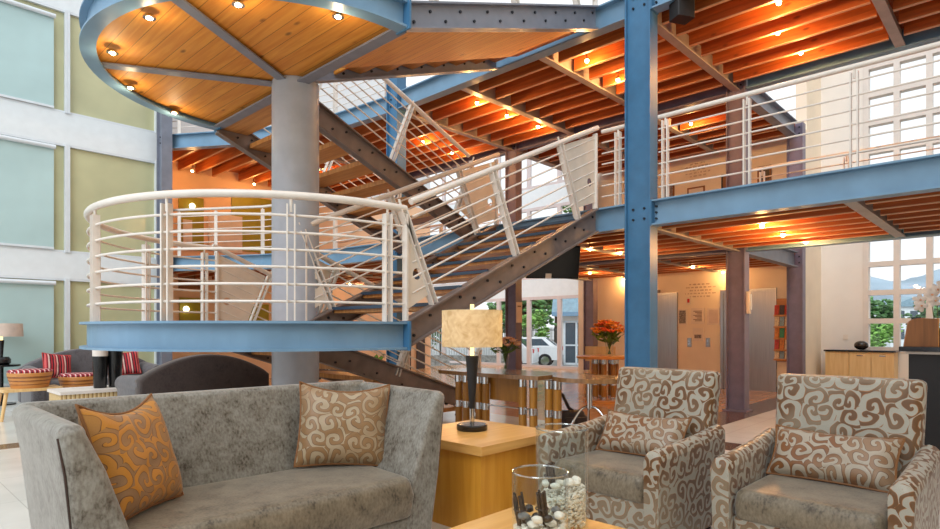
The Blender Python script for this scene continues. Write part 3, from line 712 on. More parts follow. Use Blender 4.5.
th = thing('column_notice', 'upright paper notice fixed to the brown violet column by the entrance', 'notice', (U1, VB-.15, 1.5))
part(MB().b2(U1-.09, U1+.09, VB-.155, VB-.141, 1.40, 1.82), 'sheet', 'panel_pale', th)
part(MB().b2(U1-.06, U1+.06, VB-.157, VB-.155, 1.72, 1.75), 'text_line', 'ink', th)
# left gallery wall
def flat_y(name, label, cat, v, px0, px1, y0, y1, mat, group=None, d=.03):
    a = ony(px0, (y0+y1)/2, v); b = ony(px1, (y0+y1)/2, v); m_ = (px0+px1)/2
    o = MB().b2(a.x, b.x, v-d, v-.001, ony(m_, y1, v).z, ony(m_, y0, v).z).build(name, M[mat], None, ((a.x+b.x)/2, v, ony(m_, y1, v).z)); return tag(o, label, cat, group)
VW = 14.5
flat_y('wall_panel', 'olive yellow wall panel on the first floor behind the wall lamp', 'panel', VW, 178, 203, 197, 250, 'olive')
flat_y('wall_panel', 'olive yellow wall panel on the first floor beside the round column', 'panel', VW, 231, 272, 197, 252, 'olive')
flat_y('perforated_panel', 'narrow pale perforated panel below the first floor wall lamp', 'panel', VW, 182, 191, 220, 250, 'panel_pale', None, .06)
flat_y('perforated_panel', 'wide pale perforated panel between the two olive panels', 'panel', VW, 208, 241, 215, 252, 'panel_pale', None, .06)
flat_y('dark_opening', 'flat dark brown sheet painted as an opening on the ground floor behind the landing railing', 'panel', VW, 178, 200, 272, 289, 'carved')  # darkness of an opening put into the colour of a flat sheet
flat_y('wall_panel', 'olive yellow wall panel on the ground floor below the dark opening', 'panel', VW, 179, 200, 298, 332, 'olive')
flat_y('wall_panel', 'olive yellow wall panel on the ground floor beside the small sign', 'panel', VW, 228, 268, 304, 332, 'olive')
flat_y('timber_frame', 'left dark red timber upright against the orange wall beyond the stairs', 'timber upright', VW-.05, 402, 410, 335, 395, 'bag', 'timber uprights')
flat_y('timber_frame', 'right dark red timber upright against the orange wall beyond the stairs', 'timber upright', VW-.05, 416, 424, 330, 395, 'bag', 'timber uprights')
for px, py, lb in ((192, 206, 'glowing round wall lamp on the first floor olive panel'), (186, 309, 'glowing round wall lamp on the ground floor olive panel')):
    p = ony(px, py, VW-.1)
    th = thing('wall_lamp', lb, 'wall lamp', p, 0, 'wall lamps')
    part(MB().b2(p.x-.05, p.x+.05, VW-.06, VW-.03, p.z-.05, p.z+.05), 'bracket', 'chrome', th)
    part(MB().ico(p, .07, 2), 'globe', 'globe', th)
p0, p1 = ony(239, 302, VW-.06), ony(251, 296.5, VW-.06)
th = thing('wall_sign', 'small pale lettered sign on the orange ground floor wall', 'sign', (p0.x, VW-.06, p0.z))
part(MB().b2(p0.x, p1.x, VW-.06, VW-.03, p0.z, p1.z), 'board', 'paper', th)
def text(s, size, name, mat, parent, loc, rot):
    cu = bpy.data.curves.new('tmp', 'FONT'); cu.body = s; cu.size = size; cu.extrude = .003; cu.align_x = 'CENTER'
    ob = bpy.data.objects.new('tmp', cu); COL.objects.link(ob); dg = bpy.context.evaluated_depsgraph_get()
    me = bpy.data.meshes.new_from_object(ob.evaluated_get(dg)); bpy.data.objects.remove(ob); me.materials.clear(); me.materials.append(M[mat])
    o = bpy.data.objects.new(name, me); COL.objects.link(o); o.parent = parent; o.location = loc; o.rotation_euler = rot
text('YSM', .15, 'letters', 'bag', th, ((p1.x-p0.x)/2, -.004, .02), (PI/2, 0, 0))

# ================================================================= FURNITURE
def cushion(label, w, h, t, loc, rot, mat, cat='cushion', group=None, name='throw_cushion', pipe='piping', sag=0.0):
    th = thing(name, label, cat, loc, 0, group); th.rotation_euler = rot
    N = 22; m = MB()
    def pt(i, j, sd):
        s, q = -1+2*i/N, -1+2*j/N
        pin = .07
        x = s*w/2*(1-pin*(1-q*q)); z = q*h/2*(1-pin*(1-s*s)) - sag*(1-s*s)*(q+1)/2*h
        y = sd*t/2*(max(0, (1-s**4))*max(0, (1-q**4)))**.55
        y += .012*mnoise.noise(Vector((s*2.2, q*2.2, sd*3+w)))*(1-s*s)*(1-q*q)
        return (x, y, z + h/2)
    for sd in (-1, 1):
        vs = [pt(i, j, sd) for j in range(N+1) for i in range(N+1)]; fs = []; uv = []
        for j in range(N):
            for i in range(N):
                a = j*(N+1)+i; f = (a, a+1, a+N+2, a+N+1); fs.append(f); uv.append([(vs[k][0]+sd*3, vs[k][2]) for k in f])
        if sd > 0: pass
        m.add(vs, fs, True, uv)
    m.build('cover', M[mat], th, None, 180)
    edge = [pt(i, 0, 0) for i in range(N)] + [pt(N, j, 0) for j in range(N)] + [pt(N-i, N, 0) for i in range(N)] + [pt(0, N-j, 0) for j in range(N)]
    MB().tube(edge, .007, 6, True).build('piping', M[pipe], th)
    return th
# ---- the big grey sofa
th = thing('sofa', 'blue grey crushed velvet two-seat sofa with flared arms in the foreground', 'sofa', (1.475, 2.90, 0), math.radians(-3.0))
def sofa_part(name, secs, top=.03, bot=.015, mat='velvet'):
    m = MB().soft(secs, top, bot)
    for v in m.v: v.x *= 1.025-.05*(.49-v.y)
    return m.build(name, M[mat], th, None, 60)
sofa_part('base', [(.06, -.70, .70, -.37, .36, .04), (.24, -.70, .70, -.40, .36, .04)], .02, .02)
sofa_part('seat_cushion', [(.24, -.71, .71, -.43, .24, .07), (.36, -.71, .71, -.455, .24, .07), (.46, -.70, .70, -.445, .23, .07)], .055, .02, 'velvet_seat')
sofa_part('backrest', [(.06, -.80, .80, .24, .42, .05), (.45, -.86, .86, .21, .44, .05), (.915, -.925, .925, .385, .49, .05)], .035)
for sx in (-1, 1):
    S = lambda z, a, b, y0, y1, r: (z, min(sx*a, sx*b), max(sx*a, sx*b), y0, y1, r)
    sofa_part('arm', [S(.06, .65, .85, -.40, .40, .035), S(.45, .69, .89, -.425, .43, .035), S(.72, .78, .915, -.43, .46, .04), S(.905, .845, .94, -.43, .485, .045)], .04)
    m = MB().tube([(sx*.845, -.37, .08), (sx*.888, -.40, .45), (sx*.915, -.405, .72), (sx*.936, -.40, .86)], .005, 6)
    for v in m.v: v.x *= 1.025-.05*(.49-v.y)
    m.build('seam_piping', M['bag'], th)
for x in (-.66, .66):
    for y in (-.34, .30): MB().cyl((x, y, 0), (x, y, .08), .022, 12, .03).build('foot', M['black'], th)
SR = math.radians(-3.0)
def sofa_at(x, y, z): c_, s_ = math.cos(SR), math.sin(SR); return (1.475+c_*x-s_*y, 2.90+s_*x+c_*y, z)
cushion('gold scroll damask cushion slumped in the left corner of the grey sofa', .49, .51, .17, sofa_at(-.53, -.115, .462), (math.radians(-19), math.radians(1), SR+math.radians(42)), 'damask_gold', sag=.10)
cushion('taupe scroll damask cushion standing against the right corner of the grey sofa', .53, .49, .17, sofa_at(.515, .03, .462), (math.radians(-17), math.radians(3), SR-math.radians(30)), 'damask_taupe', sag=.08)

# ---- the two armchairs
def armchair(label, loc, rz):
    th = thing('armchair', label, 'armchair', loc, rz, 'scroll patterned armchairs')
    P = lambda name, secs, top, bot, mat: MB().soft(secs, top, bot).build(name, M[mat], th, None, 60)
    P('base', [(.07, -.345, .345, -.37, .40, .03), (.32, -.345, .345, -.40, .40, .03)], .015, .015, 'damask')
    P('seat_cushion', [(.31, -.335, .335, -.415, .26, .05), (.38, -.338, .338, -.43, .26, .06), (.46, -.335, .335, -.42, .25, .06)], .045, .02, 'velvet_seat')
    P('backrest', [(.10, -.36, .36, .28, .42, .05), (.46, -.36, .36, .24, .43, .05), (.99, -.375, .375, .36, .50, .06)], .03, .02, 'damask')
    for sx in (-1, 1):
        S = lambda z, a, b, y0, y1, r: (z, min(sx*a, sx*b), max(sx*a, sx*b), y0, y1, r)
        m = MB(); rings = []
        # an arm runs front to back, its round top climbs a little towards the back
        for y, zt, e in ((-.44, .575, .03), (-.438, .595, .012), (-.42, .61, 0), (-.2, .62, 0), (.1, .64, 0), (.36, .67, 0)):
            R = []
            prof = [(.345, .09), (.43, .09), (.435, .35), (.445, zt-.05)]
            for k in range(7): an = PI*k/6; prof.append((.393+.052*math.cos(an), zt-.05+.05*math.sin(an)))
            prof += [(.341, zt-.05), (.343, .35)]
            cx_ = .393
            for x, z in prof: R.append(Vector((sx*(cx_+(x-cx_)*(1-e*4)), y, .09+(z-.09)*(1-e))))
            rings.append(R)
        m.ring(rings).build('arm', M['damask'], th, None, 50)
    for x in (-.34, .34):
        for y in (-.33, .33): MB().cyl((x, y, 0), (x, y, .095), .02, 12, .028).build('foot', M['black'], th)
    th.scale = (.95, .97, 1.0); return th
CA, RA = Vector((3.385, 1.815, 0)), math.radians(-93.6)
CB, RB = Vector((3.45, .77, 0)), math.radians(-91.0)
ca = armchair('silver and brown scroll patterned armchair nearer the side table', CA, RA)
cb = copy_thing(ca, CB, RB, 'silver and brown scroll patterned armchair nearer the reception desk')
def chair_at(C, R, x, y, z): c_, s_ = math.cos(R), math.sin(R); return (C.x+c_*x-s_*y, C.y+s_*x+c_*y, z)
cushion('copper scroll lumbar cushion in the armchair nearer the side table', .58, .29, .15, chair_at(CA, RA, -.01, .05, .462), (math.radians(-32), 0, RA+.05), 'damask_cushion', sag=.06)
cushion('copper scroll lumbar cushion in the armchair nearer the reception desk', .60, .29, .15, chair_at(CB, RB, -.01, .05, .462), (math.radians(-32), 0, RB-.03), 'damask_cushion', sag=.05)

# ---- coffee table and its vases
th = thing('coffee_table', 'low honey wood coffee table under the two glass cylinders', 'table', (1.66, 1.18, 0))
part(MB().loft([(.385, 1.08, 2.26, .58, 1.78, .01), (.42, 1.08, 2.26, .58, 1.78, .01)]), 'tabletop', 'ply', th)
part(MB().b2(1.14, 2.20, .64, 1.72, .33, .385), 'apron', 'ply', th)
for x in (1.17, 2.17):
    for y in (.67, 1.69): part(MB().b2(x-.03, x+.03, y-.03, y+.03, 0, .33), 'leg', 'ply', th)
def glass_cyl(label, x, y, r, h, name='glass_vase'):
    th = thing(name, label, 'vase', (x, y, .421), 0, 'glass cylinders')
    b = .421
    part(MB().tube([(x+(r-.003)*math.cos(2*PI*k/48), y+(r-.003)*math.sin(2*PI*k/48), b+h) for k in range(48)], .0035, 8, True), 'rim', 'vase_rim', th)
    part(MB().lathe([(r-.012, b), (r-.004, b+.004), (r, b+.014), (r, b+h-.004), (r-.004, b+h), (r-.008, b+h-.004), (r-.008, b+.03), (.0005, b+.025)], (x, y, 0), 48), 'glass_wall', 'vase_glass', th)
    return th
VX, VY, SX_, SY_ = 2.05, 1.42, 1.80, 1.345
glass_cyl('tall clear glass cylinder half filled with pale gravel', VX, VY, .108, .425)
glass_cyl('short clear glass cylinder holding twigs and grey pebbles', SX_, SY_, .105, .30)
def pebble(label, c, r, mat, grp, sc=(1, .8, .6), rough=.25):
    o = MB().ico((0, 0, 0), r, 2, sc, rough, Matrix.Rotation(random.random()*6, 3, 'Z')).build('pebble', M[mat]); o.location = c; return tag(o, label, 'pebble', grp)
# gravel and pebbles: countless
m = MB(); rd = random.Random(2)
for k in range(1300):
    a = rd.random()*2*PI; r = math.sqrt(rd.random())*.090; z = .455 + rd.random()**.8*(.130+.02*math.cos(a-5.5))
    if k % 2: r = .091
    m.ico((VX+r*math.cos(a), VY+r*math.sin(a), z), .006+.004*rd.random(), 1, (1, .9, .8), .3)
o = m.build('gravel', M['stone_white'], None, (VX, VY, .45)); tag(o, 'pale fine gravel filling the tall glass cylinder', 'gravel'); o['kind'] = 'stuff'
m = MB()
for k in range(500):
    a = rd.random()*2*PI; r = math.sqrt(rd.random())*.088; z = .455 + rd.random()**.8*.07
    if k % 2: r = .089
    m.ico((SX_+r*math.cos(a), SY_+r*math.sin(a), z), .008+.005*rd.random(), 1, (1, .9, .8), .3)
o = m.build('gravel', M['stone_white'], None, (SX_, SY_, .45)); tag(o, 'pale gravel bed in the short glass cylinder', 'gravel'); o['kind'] = 'stuff'
pos = ['at the left', 'at the right', 'in the middle', 'at the back', 'at the front', 'by the twigs', 'against the glass', 'on top']
for k in range(8):
    a = k*2.4; r = .028+.035*(k % 3 > 0)
    pebble('larger white stone lying on the pale gravel %s of the tall cylinder' % pos[k], (VX+r*math.cos(a), VY+r*math.sin(a), .612+.008*(k % 3)+(.018 if k == 7 else 0)), .021+.004*(k % 2), 'stone_white', 'white stones on the gravel')
for k in range(14):
    a = k*2.399; r = .022+.058*math.sqrt((k+.5)/14)
    cl, mt = [('white', 'stone_white'), ('grey', 'stone_grey'), ('white', 'stone_white'), ('dark', 'stone_dark')][k % 4]
    pebble('%s pebble %s of the short glass cylinder' % (cl, ['in the bottom layer', 'on the second layer'][k//7] + ' ' + ['by the left wall', 'by the right wall', 'in the middle', 'at the back', 'at the front', 'under the twigs', 'by the glass'][k % 7]), (SX_+r*math.cos(a), SY_+r*math.sin(a), .538+.026*(k//7)), .024, mt, 'pebbles in the short cylinder')
def twigs(label, c, n, l, seed, lean):
    rd = random.Random(seed); th = thing('twig_bundle', label, 'twigs', c, 0, 'twig bundles'); c = Vector(c)
    for k in range(n):
        a = rd.random()*6.28; r = .018*math.sqrt(rd.random()); d = Vector((lean[0]+rd.uniform(-.06, .06), lean[1]+rd.uniform(-.06, .06), 1)).normalized()
        p = c + Vector((r*math.cos(a), r*math.sin(a), 0)); L = l*rd.uniform(.8, 1.05)
        part(MB().tube([p, p+d*L*.5+Vector((rd.uniform(-.003, .003), 0, 0)), p+d*L], .0048, 6), 'twig', 'twig', th)
    part(MB().tube([c + Vector((.024*math.cos(k*PI/6), .024*math.sin(k*PI/6), l*.5)) + Vector((lean[0], lean[1], 0))*l*.5 for k in range(12)], .003, 5, True), 'binding', 'bag', th)
twigs('dark twig bundle standing upright in the middle of the short cylinder', (SX_+.012, SY_-.01, .52), 16, .125, 1, (-.1, .1))
twigs('dark twig bundle leaning against the left wall of the short cylinder', (SX_-.045, SY_+.045, .52), 12, .12, 2, (-.12, .12))
twigs('dark twig bundle in the tall cylinder above the gravel', (VX-.035, VY+.03, .60), 12, .10, 3, (-.05, .05))

# ---- side table and table lamp
th = thing('side_table', 'square honey plywood cube table between sofa and armchair', 'side table', (3.03, 2.80, 0))
part(MB().loft([(.495, 2.63, 3.43, 2.40, 3.20, .004), (.55, 2.63, 3.43, 2.40, 3.20, .004)]), 'tabletop', 'ply', th)
part(MB().b2(2.66, 3.40, 2.43, 3.17, 0, .485), 'body', 'ply_front', th)
part(MB().b2(2.67, 3.39, 2.44, 3.16, .484, .496), 'shadow_gap', 'carved', th)
LX, LY = 3.05, 2.87
def lathe_part(th, name, mat, prof, x, y, n=32): return part(MB().lathe(prof, (x, y, 0), n), name, mat, th)
th = thing('table_lamp', 'table lamp with wide parchment drum shade on the honey side table', 'lamp', (LX, LY, .551))
lathe_part(th, 'base', 'black', [(.105, .551), (.108, .556), (.108, .585), (.100, .592), (.002, .593)], LX, LY)
lathe_part(th, 'chrome_foot', 'chrome', [(.016, .59), (.019, .70)], LX, LY)
lathe_part(th, 'stem', 'black_matt', [(.018, .70), (.045, 1.06), (.043, 1.07), (.002, 1.07)], LX, LY)
lathe_part(th, 'lamp_tube', 'bulb_soft', [(.014, 1.07), (.014, 1.43), (.001, 1.43)], LX, LY, 16)
lathe_part(th, 'lamp_shade', 'shade', [(.212, 1.135), (.212, 1.385)], LX, LY, 64).data.polygons.foreach_set('use_smooth', [True]*64) if False else None
m = MB(); n = 64; rr = []
for r_, z in ((.212, 1.133), (.212, 1.387), (.209, 1.387), (.209, 1.133)): rr.append([Vector((LX+r_*math.cos(2*PI*k/n), LY+r_*math.sin(2*PI*k/n), z)) for k in range(n)])
m.ring(rr, False, True, True); part(m, 'lamp_shade', 'shade', th)
m = MB()
for k in range(3): a = k*2*PI/3; m.cyl((LX, LY, 1.36), (LX+.209*math.cos(a), LY+.209*math.sin(a), 1.36), .003, 6)
part(m, 'shade_ring', 'chrome', th)
l = bpy.data.lights.new('lamp_light', 'POINT'); l.energy = 4.5; l.color = (1, .88, .68); l.shadow_soft_size = .05
lo = bpy.data.objects.new('lamp_light', l); COL.objects.link(lo); lo.parent = th; lo.location = (.035, 0, .70)

# ---- the long console tables under the stair
def bundle_leg(th, x, y, zt, r=.034):
    lg = part(MB().cyl((x, y, 0), (x, y, zt), r, 16), 'leg', 'leg_wood', th)
    for za, zb_ in ((.0, .10), (.30, .38), (zt-.09, zt)):
        MB().cyl((x, y, za), (x, y, zb_), r+.003, 16).build('collar', M['chrome'], lg, th.location)
def half_top(th, x0, x1, y0, y1, bulge, z0, z1, mat):
    pts = []
    for k in range(17): q = k/16; pts.append((x0-bulge*math.sin(PI*q), y1+(y0-y1)*q, z0))
    pts += [(x1, y0, z0), (x1, y1, z0)]
    part(MB().prism(pts, (0, 0, z1-z0)), 'tabletop', mat, th)
th = thing('console_table', 'brown topped console table on golden wood and chrome legs under the stair', 'table', (5.45, 4.65, 0))
half_top(th, 5.22, 5.90, 3.93, 5.50, .05, .70, .745, 'table_wood')
for y in (5.22, 5.09, 4.88, 4.77, 4.21, 4.06): bundle_leg(th, 5.31, y, .70, .046)
part(MB().b2(5.36, 5.39, 4.24, 4.75, .42, .68), 'modesty_panel', 'leg_wood', th)
part(MB().cyl((5.31, 4.06, .36), (5.31, 5.22, .36), .01, 8), 'tie_rod', 'chrome', th)
th = thing('console_table', 'brown half round table end on a chrome tripod leg beside the console', 'table', (5.45, 3.5, 0))
pts = []
for k in range(25): a = PI/2+PI*k/24; pts.append((5.56+.36*math.cos(a) if False else 5.56-.34*math.sin(PI*k/24), 3.92-.82*(.5-.5*math.cos(PI*k/24)), .70))
pts += [(5.90, 3.10, .70), (5.90, 3.92, .70)]
part(MB().prism(pts, (0, 0, .045)), 'tabletop', 'table_wood', th)
part(MB().cyl((5.60, 3.52, .40), (5.60, 3.52, .70), .032, 16), 'pole', 'chrome', th)
for k in range(3):
    a = math.radians(35+120*k); d = Vector((math.cos(a), math.sin(a), 0)); c_ = Vector((5.60, 3.52, 0))
    part(MB().tube([c_+d*(.02+.28*q)+Vector((0, 0, .42-.405*(q**2.2))) for q in [i/10 for i in range(11)]], .014, 8), 'foot', 'chrome', th)
for y in (3.86, 3.75): bundle_leg(th, 5.33, y, .70, .046)
def bouquet(label, x, y, z, vh, vr, spread, hh, n, cols, seed):
    rd = random.Random(seed); th = thing('flower_vase', label, 'flowers', (x, y, z))
    part(MB().lathe([(vr*.75, z), (vr*.8, z+.01), (vr*.62, z+vh*.25), (vr, z+vh), (vr-.005, z+vh), (vr*.58, z+vh*.25), (.001, z+.02)], (x, y, 0), 28), 'vase', 'vase_glass', th)
    heads = []
    for k in range(n):
        a = k*2.399; r = spread*math.sqrt((k+.5)/n); zz = z+vh+hh*(1-.55*(r/spread)**2)*(.75+.3*rd.random())
        heads.append(Vector((x+r*math.cos(a), y+r*math.sin(a), zz)))
    m = MB()
    for h_ in heads: m.tube([(x+(h_.x-x)*-.1, y+(h_.y-y)*-.1, z+.03), (x+(h_.x-x)*.2, y+(h_.y-y)*.2, z+vh), h_], .004, 5)
    part(m, 'stems', 'stem', th)
    m = MB()
    for k in range(n):
        a = rd.random()*6.28; r = spread*rd.random()*.9; p = Vector((x+r*math.cos(a), y+r*math.sin(a), z+vh+hh*.45*rd.random()))
        m.ico(p, .035*spread/.15, 1, (1.6, .5, .25), 0, Matrix.Rotation(a, 3, 'Z') @ Matrix.Rotation(rd.uniform(-.9, .6), 3, 'Y'))
    part(m, 'leaves', 'leaf', th)
    for k, h_ in enumerate(heads):
        m = MB(); s_ = spread*.25
        for q in range(6):
            a = q*PI/3+rd.random(); m.ico(h_+Vector((math.cos(a), math.sin(a), .25))*s_*.55, s_*.62, 1, (1, .55, .4), .1, Matrix.Rotation(a, 3, 'Z') @ Matrix.Rotation(-.5, 3, 'Y'))
        m.ico(h_+Vector((0, 0, s_*.2)), s_*.4, 1)
        part(m, 'flower', cols[k % len(cols)], th)
    return th
bouquet('glass vase of salmon and rust flowers on the console table under the stair', 5.62, 4.73, .746, .22, .05, .17, .22, 24, ['petal_pink', 'petal_orange', 'petal_pink', 'petal_pink'], 4)
# round pedestal table with the big orange bouquet
q = ray(605, 358, 10.4); TX, TY, TZ = q.x, q.y, .80
th = thing('pedestal_table', 'round orange wood table on a bundled pedestal before the entrance', 'table', (TX, TY, 0))
part(MB().lathe([(.48, TZ-.045), (.49, TZ-.04), (.49, TZ-.004), (.485, TZ), (.001, TZ)], (TX, TY, 0), 48), 'tabletop', 'oak', th)
for k in range(7):
    a = k*2*PI/7; bundle_leg(th, TX+.19*math.cos(a), TY+.19*math.sin(a), TZ-.045, .045)
part(MB().lathe([(.36, 0), (.36, .05), (.001, .05)], (TX, TY, 0), 40), 'plinth', 'oak', th)
bouquet('large bouquet of orange flowers in a glass vase on the round pedestal table', TX+.05, TY-.06, TZ+.001, .26, .085, .30, .36, 34, ['petal_orange', 'petal_red', 'petal_orange', 'petal_pink'], 9)
q = ray(598, 350, 11.6)
th = thing('wooden_chair', 'pale wooden chair with a low curved back behind the pedestal table', 'chair', (q.x, q.y, 0), math.radians(-43))
m = MB(); rr = []
for z, e in ((.74, .0), (.95, 0), (.98, .02)): pass
def bent(z0, z1, R, th_): 
    m = MB(); P = [(R*math.sin(a), -R*math.cos(a)) for a in [math.radians(-60+120*k/14) for k in range(15)]]
    rr = [[Vector((x, y, z0)), Vector((x*(1-th_), y*(1-th_), z0)), Vector((x*(1-th_), y*(1-th_), z1)), Vector((x, y, z1))] for x, y in P]
    return m.ring(rr, True, False)
bent(.66, .94, .34, .06).build('backrest', M['beech'], th)
MB().loft([(.42, -.25, .25, -.24, .24, .06), (.46, -.25, .25, -.24, .24, .06)]).build('seat', M['beech'], th)
for x in (-.21, .21):
    MB().cyl((x, -.22, 0), (x, -.24, .70), .018, 10).build('leg', M['beech'], th); MB().cyl((x, .2, 0), (x, .2, .42), .018, 10).build('leg', M['beech'], th)
# bag on the floor behind the tables
q = ray(571, 420, 7.3)
th = thing('handbag', 'dark brown leather bag standing on the floor behind the console', 'bag', (q.x, q.y, 0), math.radians(-30))
MB().soft([(.0, -.24, .24, -.11, .11, .06), (.14, -.25, .25, -.13, .13, .08), (.27, -.17, .17, -.08, .08, .06)], .05, .04).build('body', M['bag'], th)
MB().tube([(-.17, 0, .22), (-.20, 0, .40), (-.17, 0, .50), (-.11, 0, .46), (-.03, 0, .30), (.04, 0, .25)], .022, 8).build('strap', M['bag'], th)
MB().soft([(.06, -.15, .15, -.15, -.12, .03), (.20, -.14, .14, -.15, -.12, .03)], .01, .01).build('front_pocket', M['bag'], th)
# black screen hanging below the stair
q = ray(553, 262, 8.0)
th = thing('hanging_screen', 'black screen hung from the first floor under the stair stringer', 'screen', (q.x, q.y, q.z), math.radians(-52)); th.rotation_euler = (math.radians(14), 0, math.radians(-40))
MB().loft([(-.22, -.36, .36, -.03, .05, .01), (.22, -.36, .36, -.03, .05, .01)]).build('housing', M['screen'], th)
MB().b2(-.34, .34, -.036, -.03, -.20, .20).build('panel', M['black'], th)
MB().b2(-.10, -.02, -.045, -.03, -.215, -.15).build('sticker', M['paper'], th)
MB().cyl((0, .05, .1), (0, .02, Z1-.05-q.z), .02, 10).build('bracket', M['black_matt'], th)
# loudspeaker under the second floor
q = atz(682, 10, 4.85)
th = thing('loudspeaker', 'dark loudspeaker box under the second floor joists right of the blue column', 'loudspeaker', q, math.radians(-30))
th.location = (q.x, q.y, 4.74)
MB().loft([(0, -.11, .11, -.09, .09, .015), (.22, -.11, .11, -.09, .09, .015)]).build('cabinet', M['black_matt'], th)
MB().cyl((0, 0, .22), (0, 0, .43), .02, 8).build('bracket', M['black_matt'], th)

# ---- right side: cabinets, reception desk, orchid
x0, x1 = 13.82, 14.30
ys_ = [3.12, 2.70, 2.33, 1.96]
for i in range(3):
    a, b = ys_[i+1], ys_[i]
    th = thing('low_cabinet', 'pale beech cabinet unit below the window, %s' % ['left end without handle', 'middle one', 'right end one'][i], 'cabinet', ((x0+x1)/2, (a+b)/2, 0), 0, 'beech cabinet units')
    part(MB().b2(x0+.02, x1-.005, a+.002, b-.002, .06, .82), 'carcass', 'beech', th)
    dr = part(MB().b2(x0, x0+.019, a+.004, b-.004, .08, .81), 'door', 'beech', th)
    if i: MB().b2(x0-.015, x0, (a+b)/2-.05, (a+b)/2+.05, .74, .755).build('handle', M['chrome'], dr, th.location)
    part(MB().b2(x0+.05, x1-.02, a+.002, b-.002, 0, .06), 'plinth', 'black_matt', th)
o = MB().b2(x0-.03, x1-.002, 1.93, 3.14, .821, .85).build('worktop', M['granite'], None, ((x0+x1)/2, 2.5, .821)); tag(o, 'black granite worktop over the beech cabinets below the window', 'worktop')
q = onx(860.5, 345, 14.02)
th = thing('stone_bowl', 'round dark polished stone lying on the black cabinet worktop', 'ornament', (14.02, q.y, .851))
MB().ico((0, 0, .092), .125, 3, (1, 1, .72), .03).build('stone', M['stone_dark'], th)
q = onx(845, 337, XW)
tag(MB().b2(XW-.012, XW-.001, q.y-.045, q.y+.045, q.z-.05, q.z+.05).build('wall_socket', M['paper'], None, (XW, q.y, q.z)), 'white wall socket above the beech cabinets', 'socket')
DX, DY = 7.05, .93
th = thing('reception_desk', 'black reception desk with a black granite top at the right edge', 'desk', (DX+.4, DY-1.2, 0))
part(MB().b2(DX+.04, DX+.78, DY-2.4, DY-.04, .04, 1.02), 'body', 'black_matt', th)
part(MB().b2(DX+.02, DX+.80, DY-2.42, DY-.02, 1.02, 1.045), 'cream_edge', 'frame_cream', th)
part(MB().loft([(1.045, DX-.03, DX+.85, DY-2.46, DY+.03, .01), (1.09, DX-.03, DX+.85, DY-2.46, DY+.03, .01)]), 'worktop', 'granite', th)
part(MB().b2(DX+.03, DX+.79, DY-2.41, DY-.03, 0, .04), 'plinth', 'chrome', th)
q = ray(917, 345, 5.75)
th = thing('wooden_stand', 'brown wooden stand with a curved shoulder on the reception desk', 'stand', (7.26, .80, 1.091), math.radians(-80))
pts = [(-.15, 0, 0), (.11, 0, 0), (.11, 0, .265), (-.02, 0, .275)] + [(-.02-.10*math.sin(a), 0, .275-.06*(1-math.cos(a))) for a in [PI/2*k/6 for k in range(1, 7)]]
pts = [(p[0], -.09, p[2]) for p in pts]
MB().prism(pts, (0, .18, 0)).build('body', M['carved'], th)
MB().b2(.111, .122, -.07, .07, .0, .27).build('edge_strip', M['oak'], th)
q = ray(923, 345, 6.2)
th = thing('orchid', 'white orchid in a dark pot behind the wooden stand on the reception desk', 'plant', (7.55, .72, 1.091), math.radians(-60))
MB().lathe([(.05, 0), (.065, .10), (.06, .11), (.055, .10), (.001, .09)], (0, 0, 0), 20).build('pot', M['black'], th)
for s in (-1, 1):
    MB().tube([(0, 0, .1), (-.01+.02*s, 0, .32), (-.02+.02*s, 0, .46), (.0+.06*s, -.02, .55), (.02+.11*s, -.04, .50)], .0045, 6).build('stem', M['stem'], th)
for k in range(4):
    a = k*1.6; MB().ico((.10*math.cos(a), .10*math.sin(a), .15), .11, 2, (1, .4, .12), 0, Matrix.Rotation(a, 3, 'Z') @ Matrix.Rotation(-.5, 3, 'Y')).build('leaf', M['leaf_dark'], th)
for k, (x, z) in enumerate([(-.09, .40), (-.10, .46), (.0, .51), (.05, .56), (.10, .60), (.16, .58), (.03, .45), (.20, .52)]):
    m = MB(); f = MB()
    for j in range(5):
        a = 2*PI*j/5+.3*k; m.ico((x-.07+.032*math.cos(a), -.05+.004*j, z+.032*math.sin(a)), .034, 2, (1, .25, .72), 0, Matrix.Rotation(-a, 3, 'Y'))
    fl_ = m.build('flower', M['petal_white'], th); MB().ico((x-.07, -.07, z), .012, 1).build('flower_heart', M['petal_pink'], fl_)
tag(MB().b2(7.42, 7.49, .83, .91, 1.091, 1.38).build('small_black_box', M['black'], None, (7.455, .87, 1.091)), 'small black box behind the wooden stand on the desk', 'box')

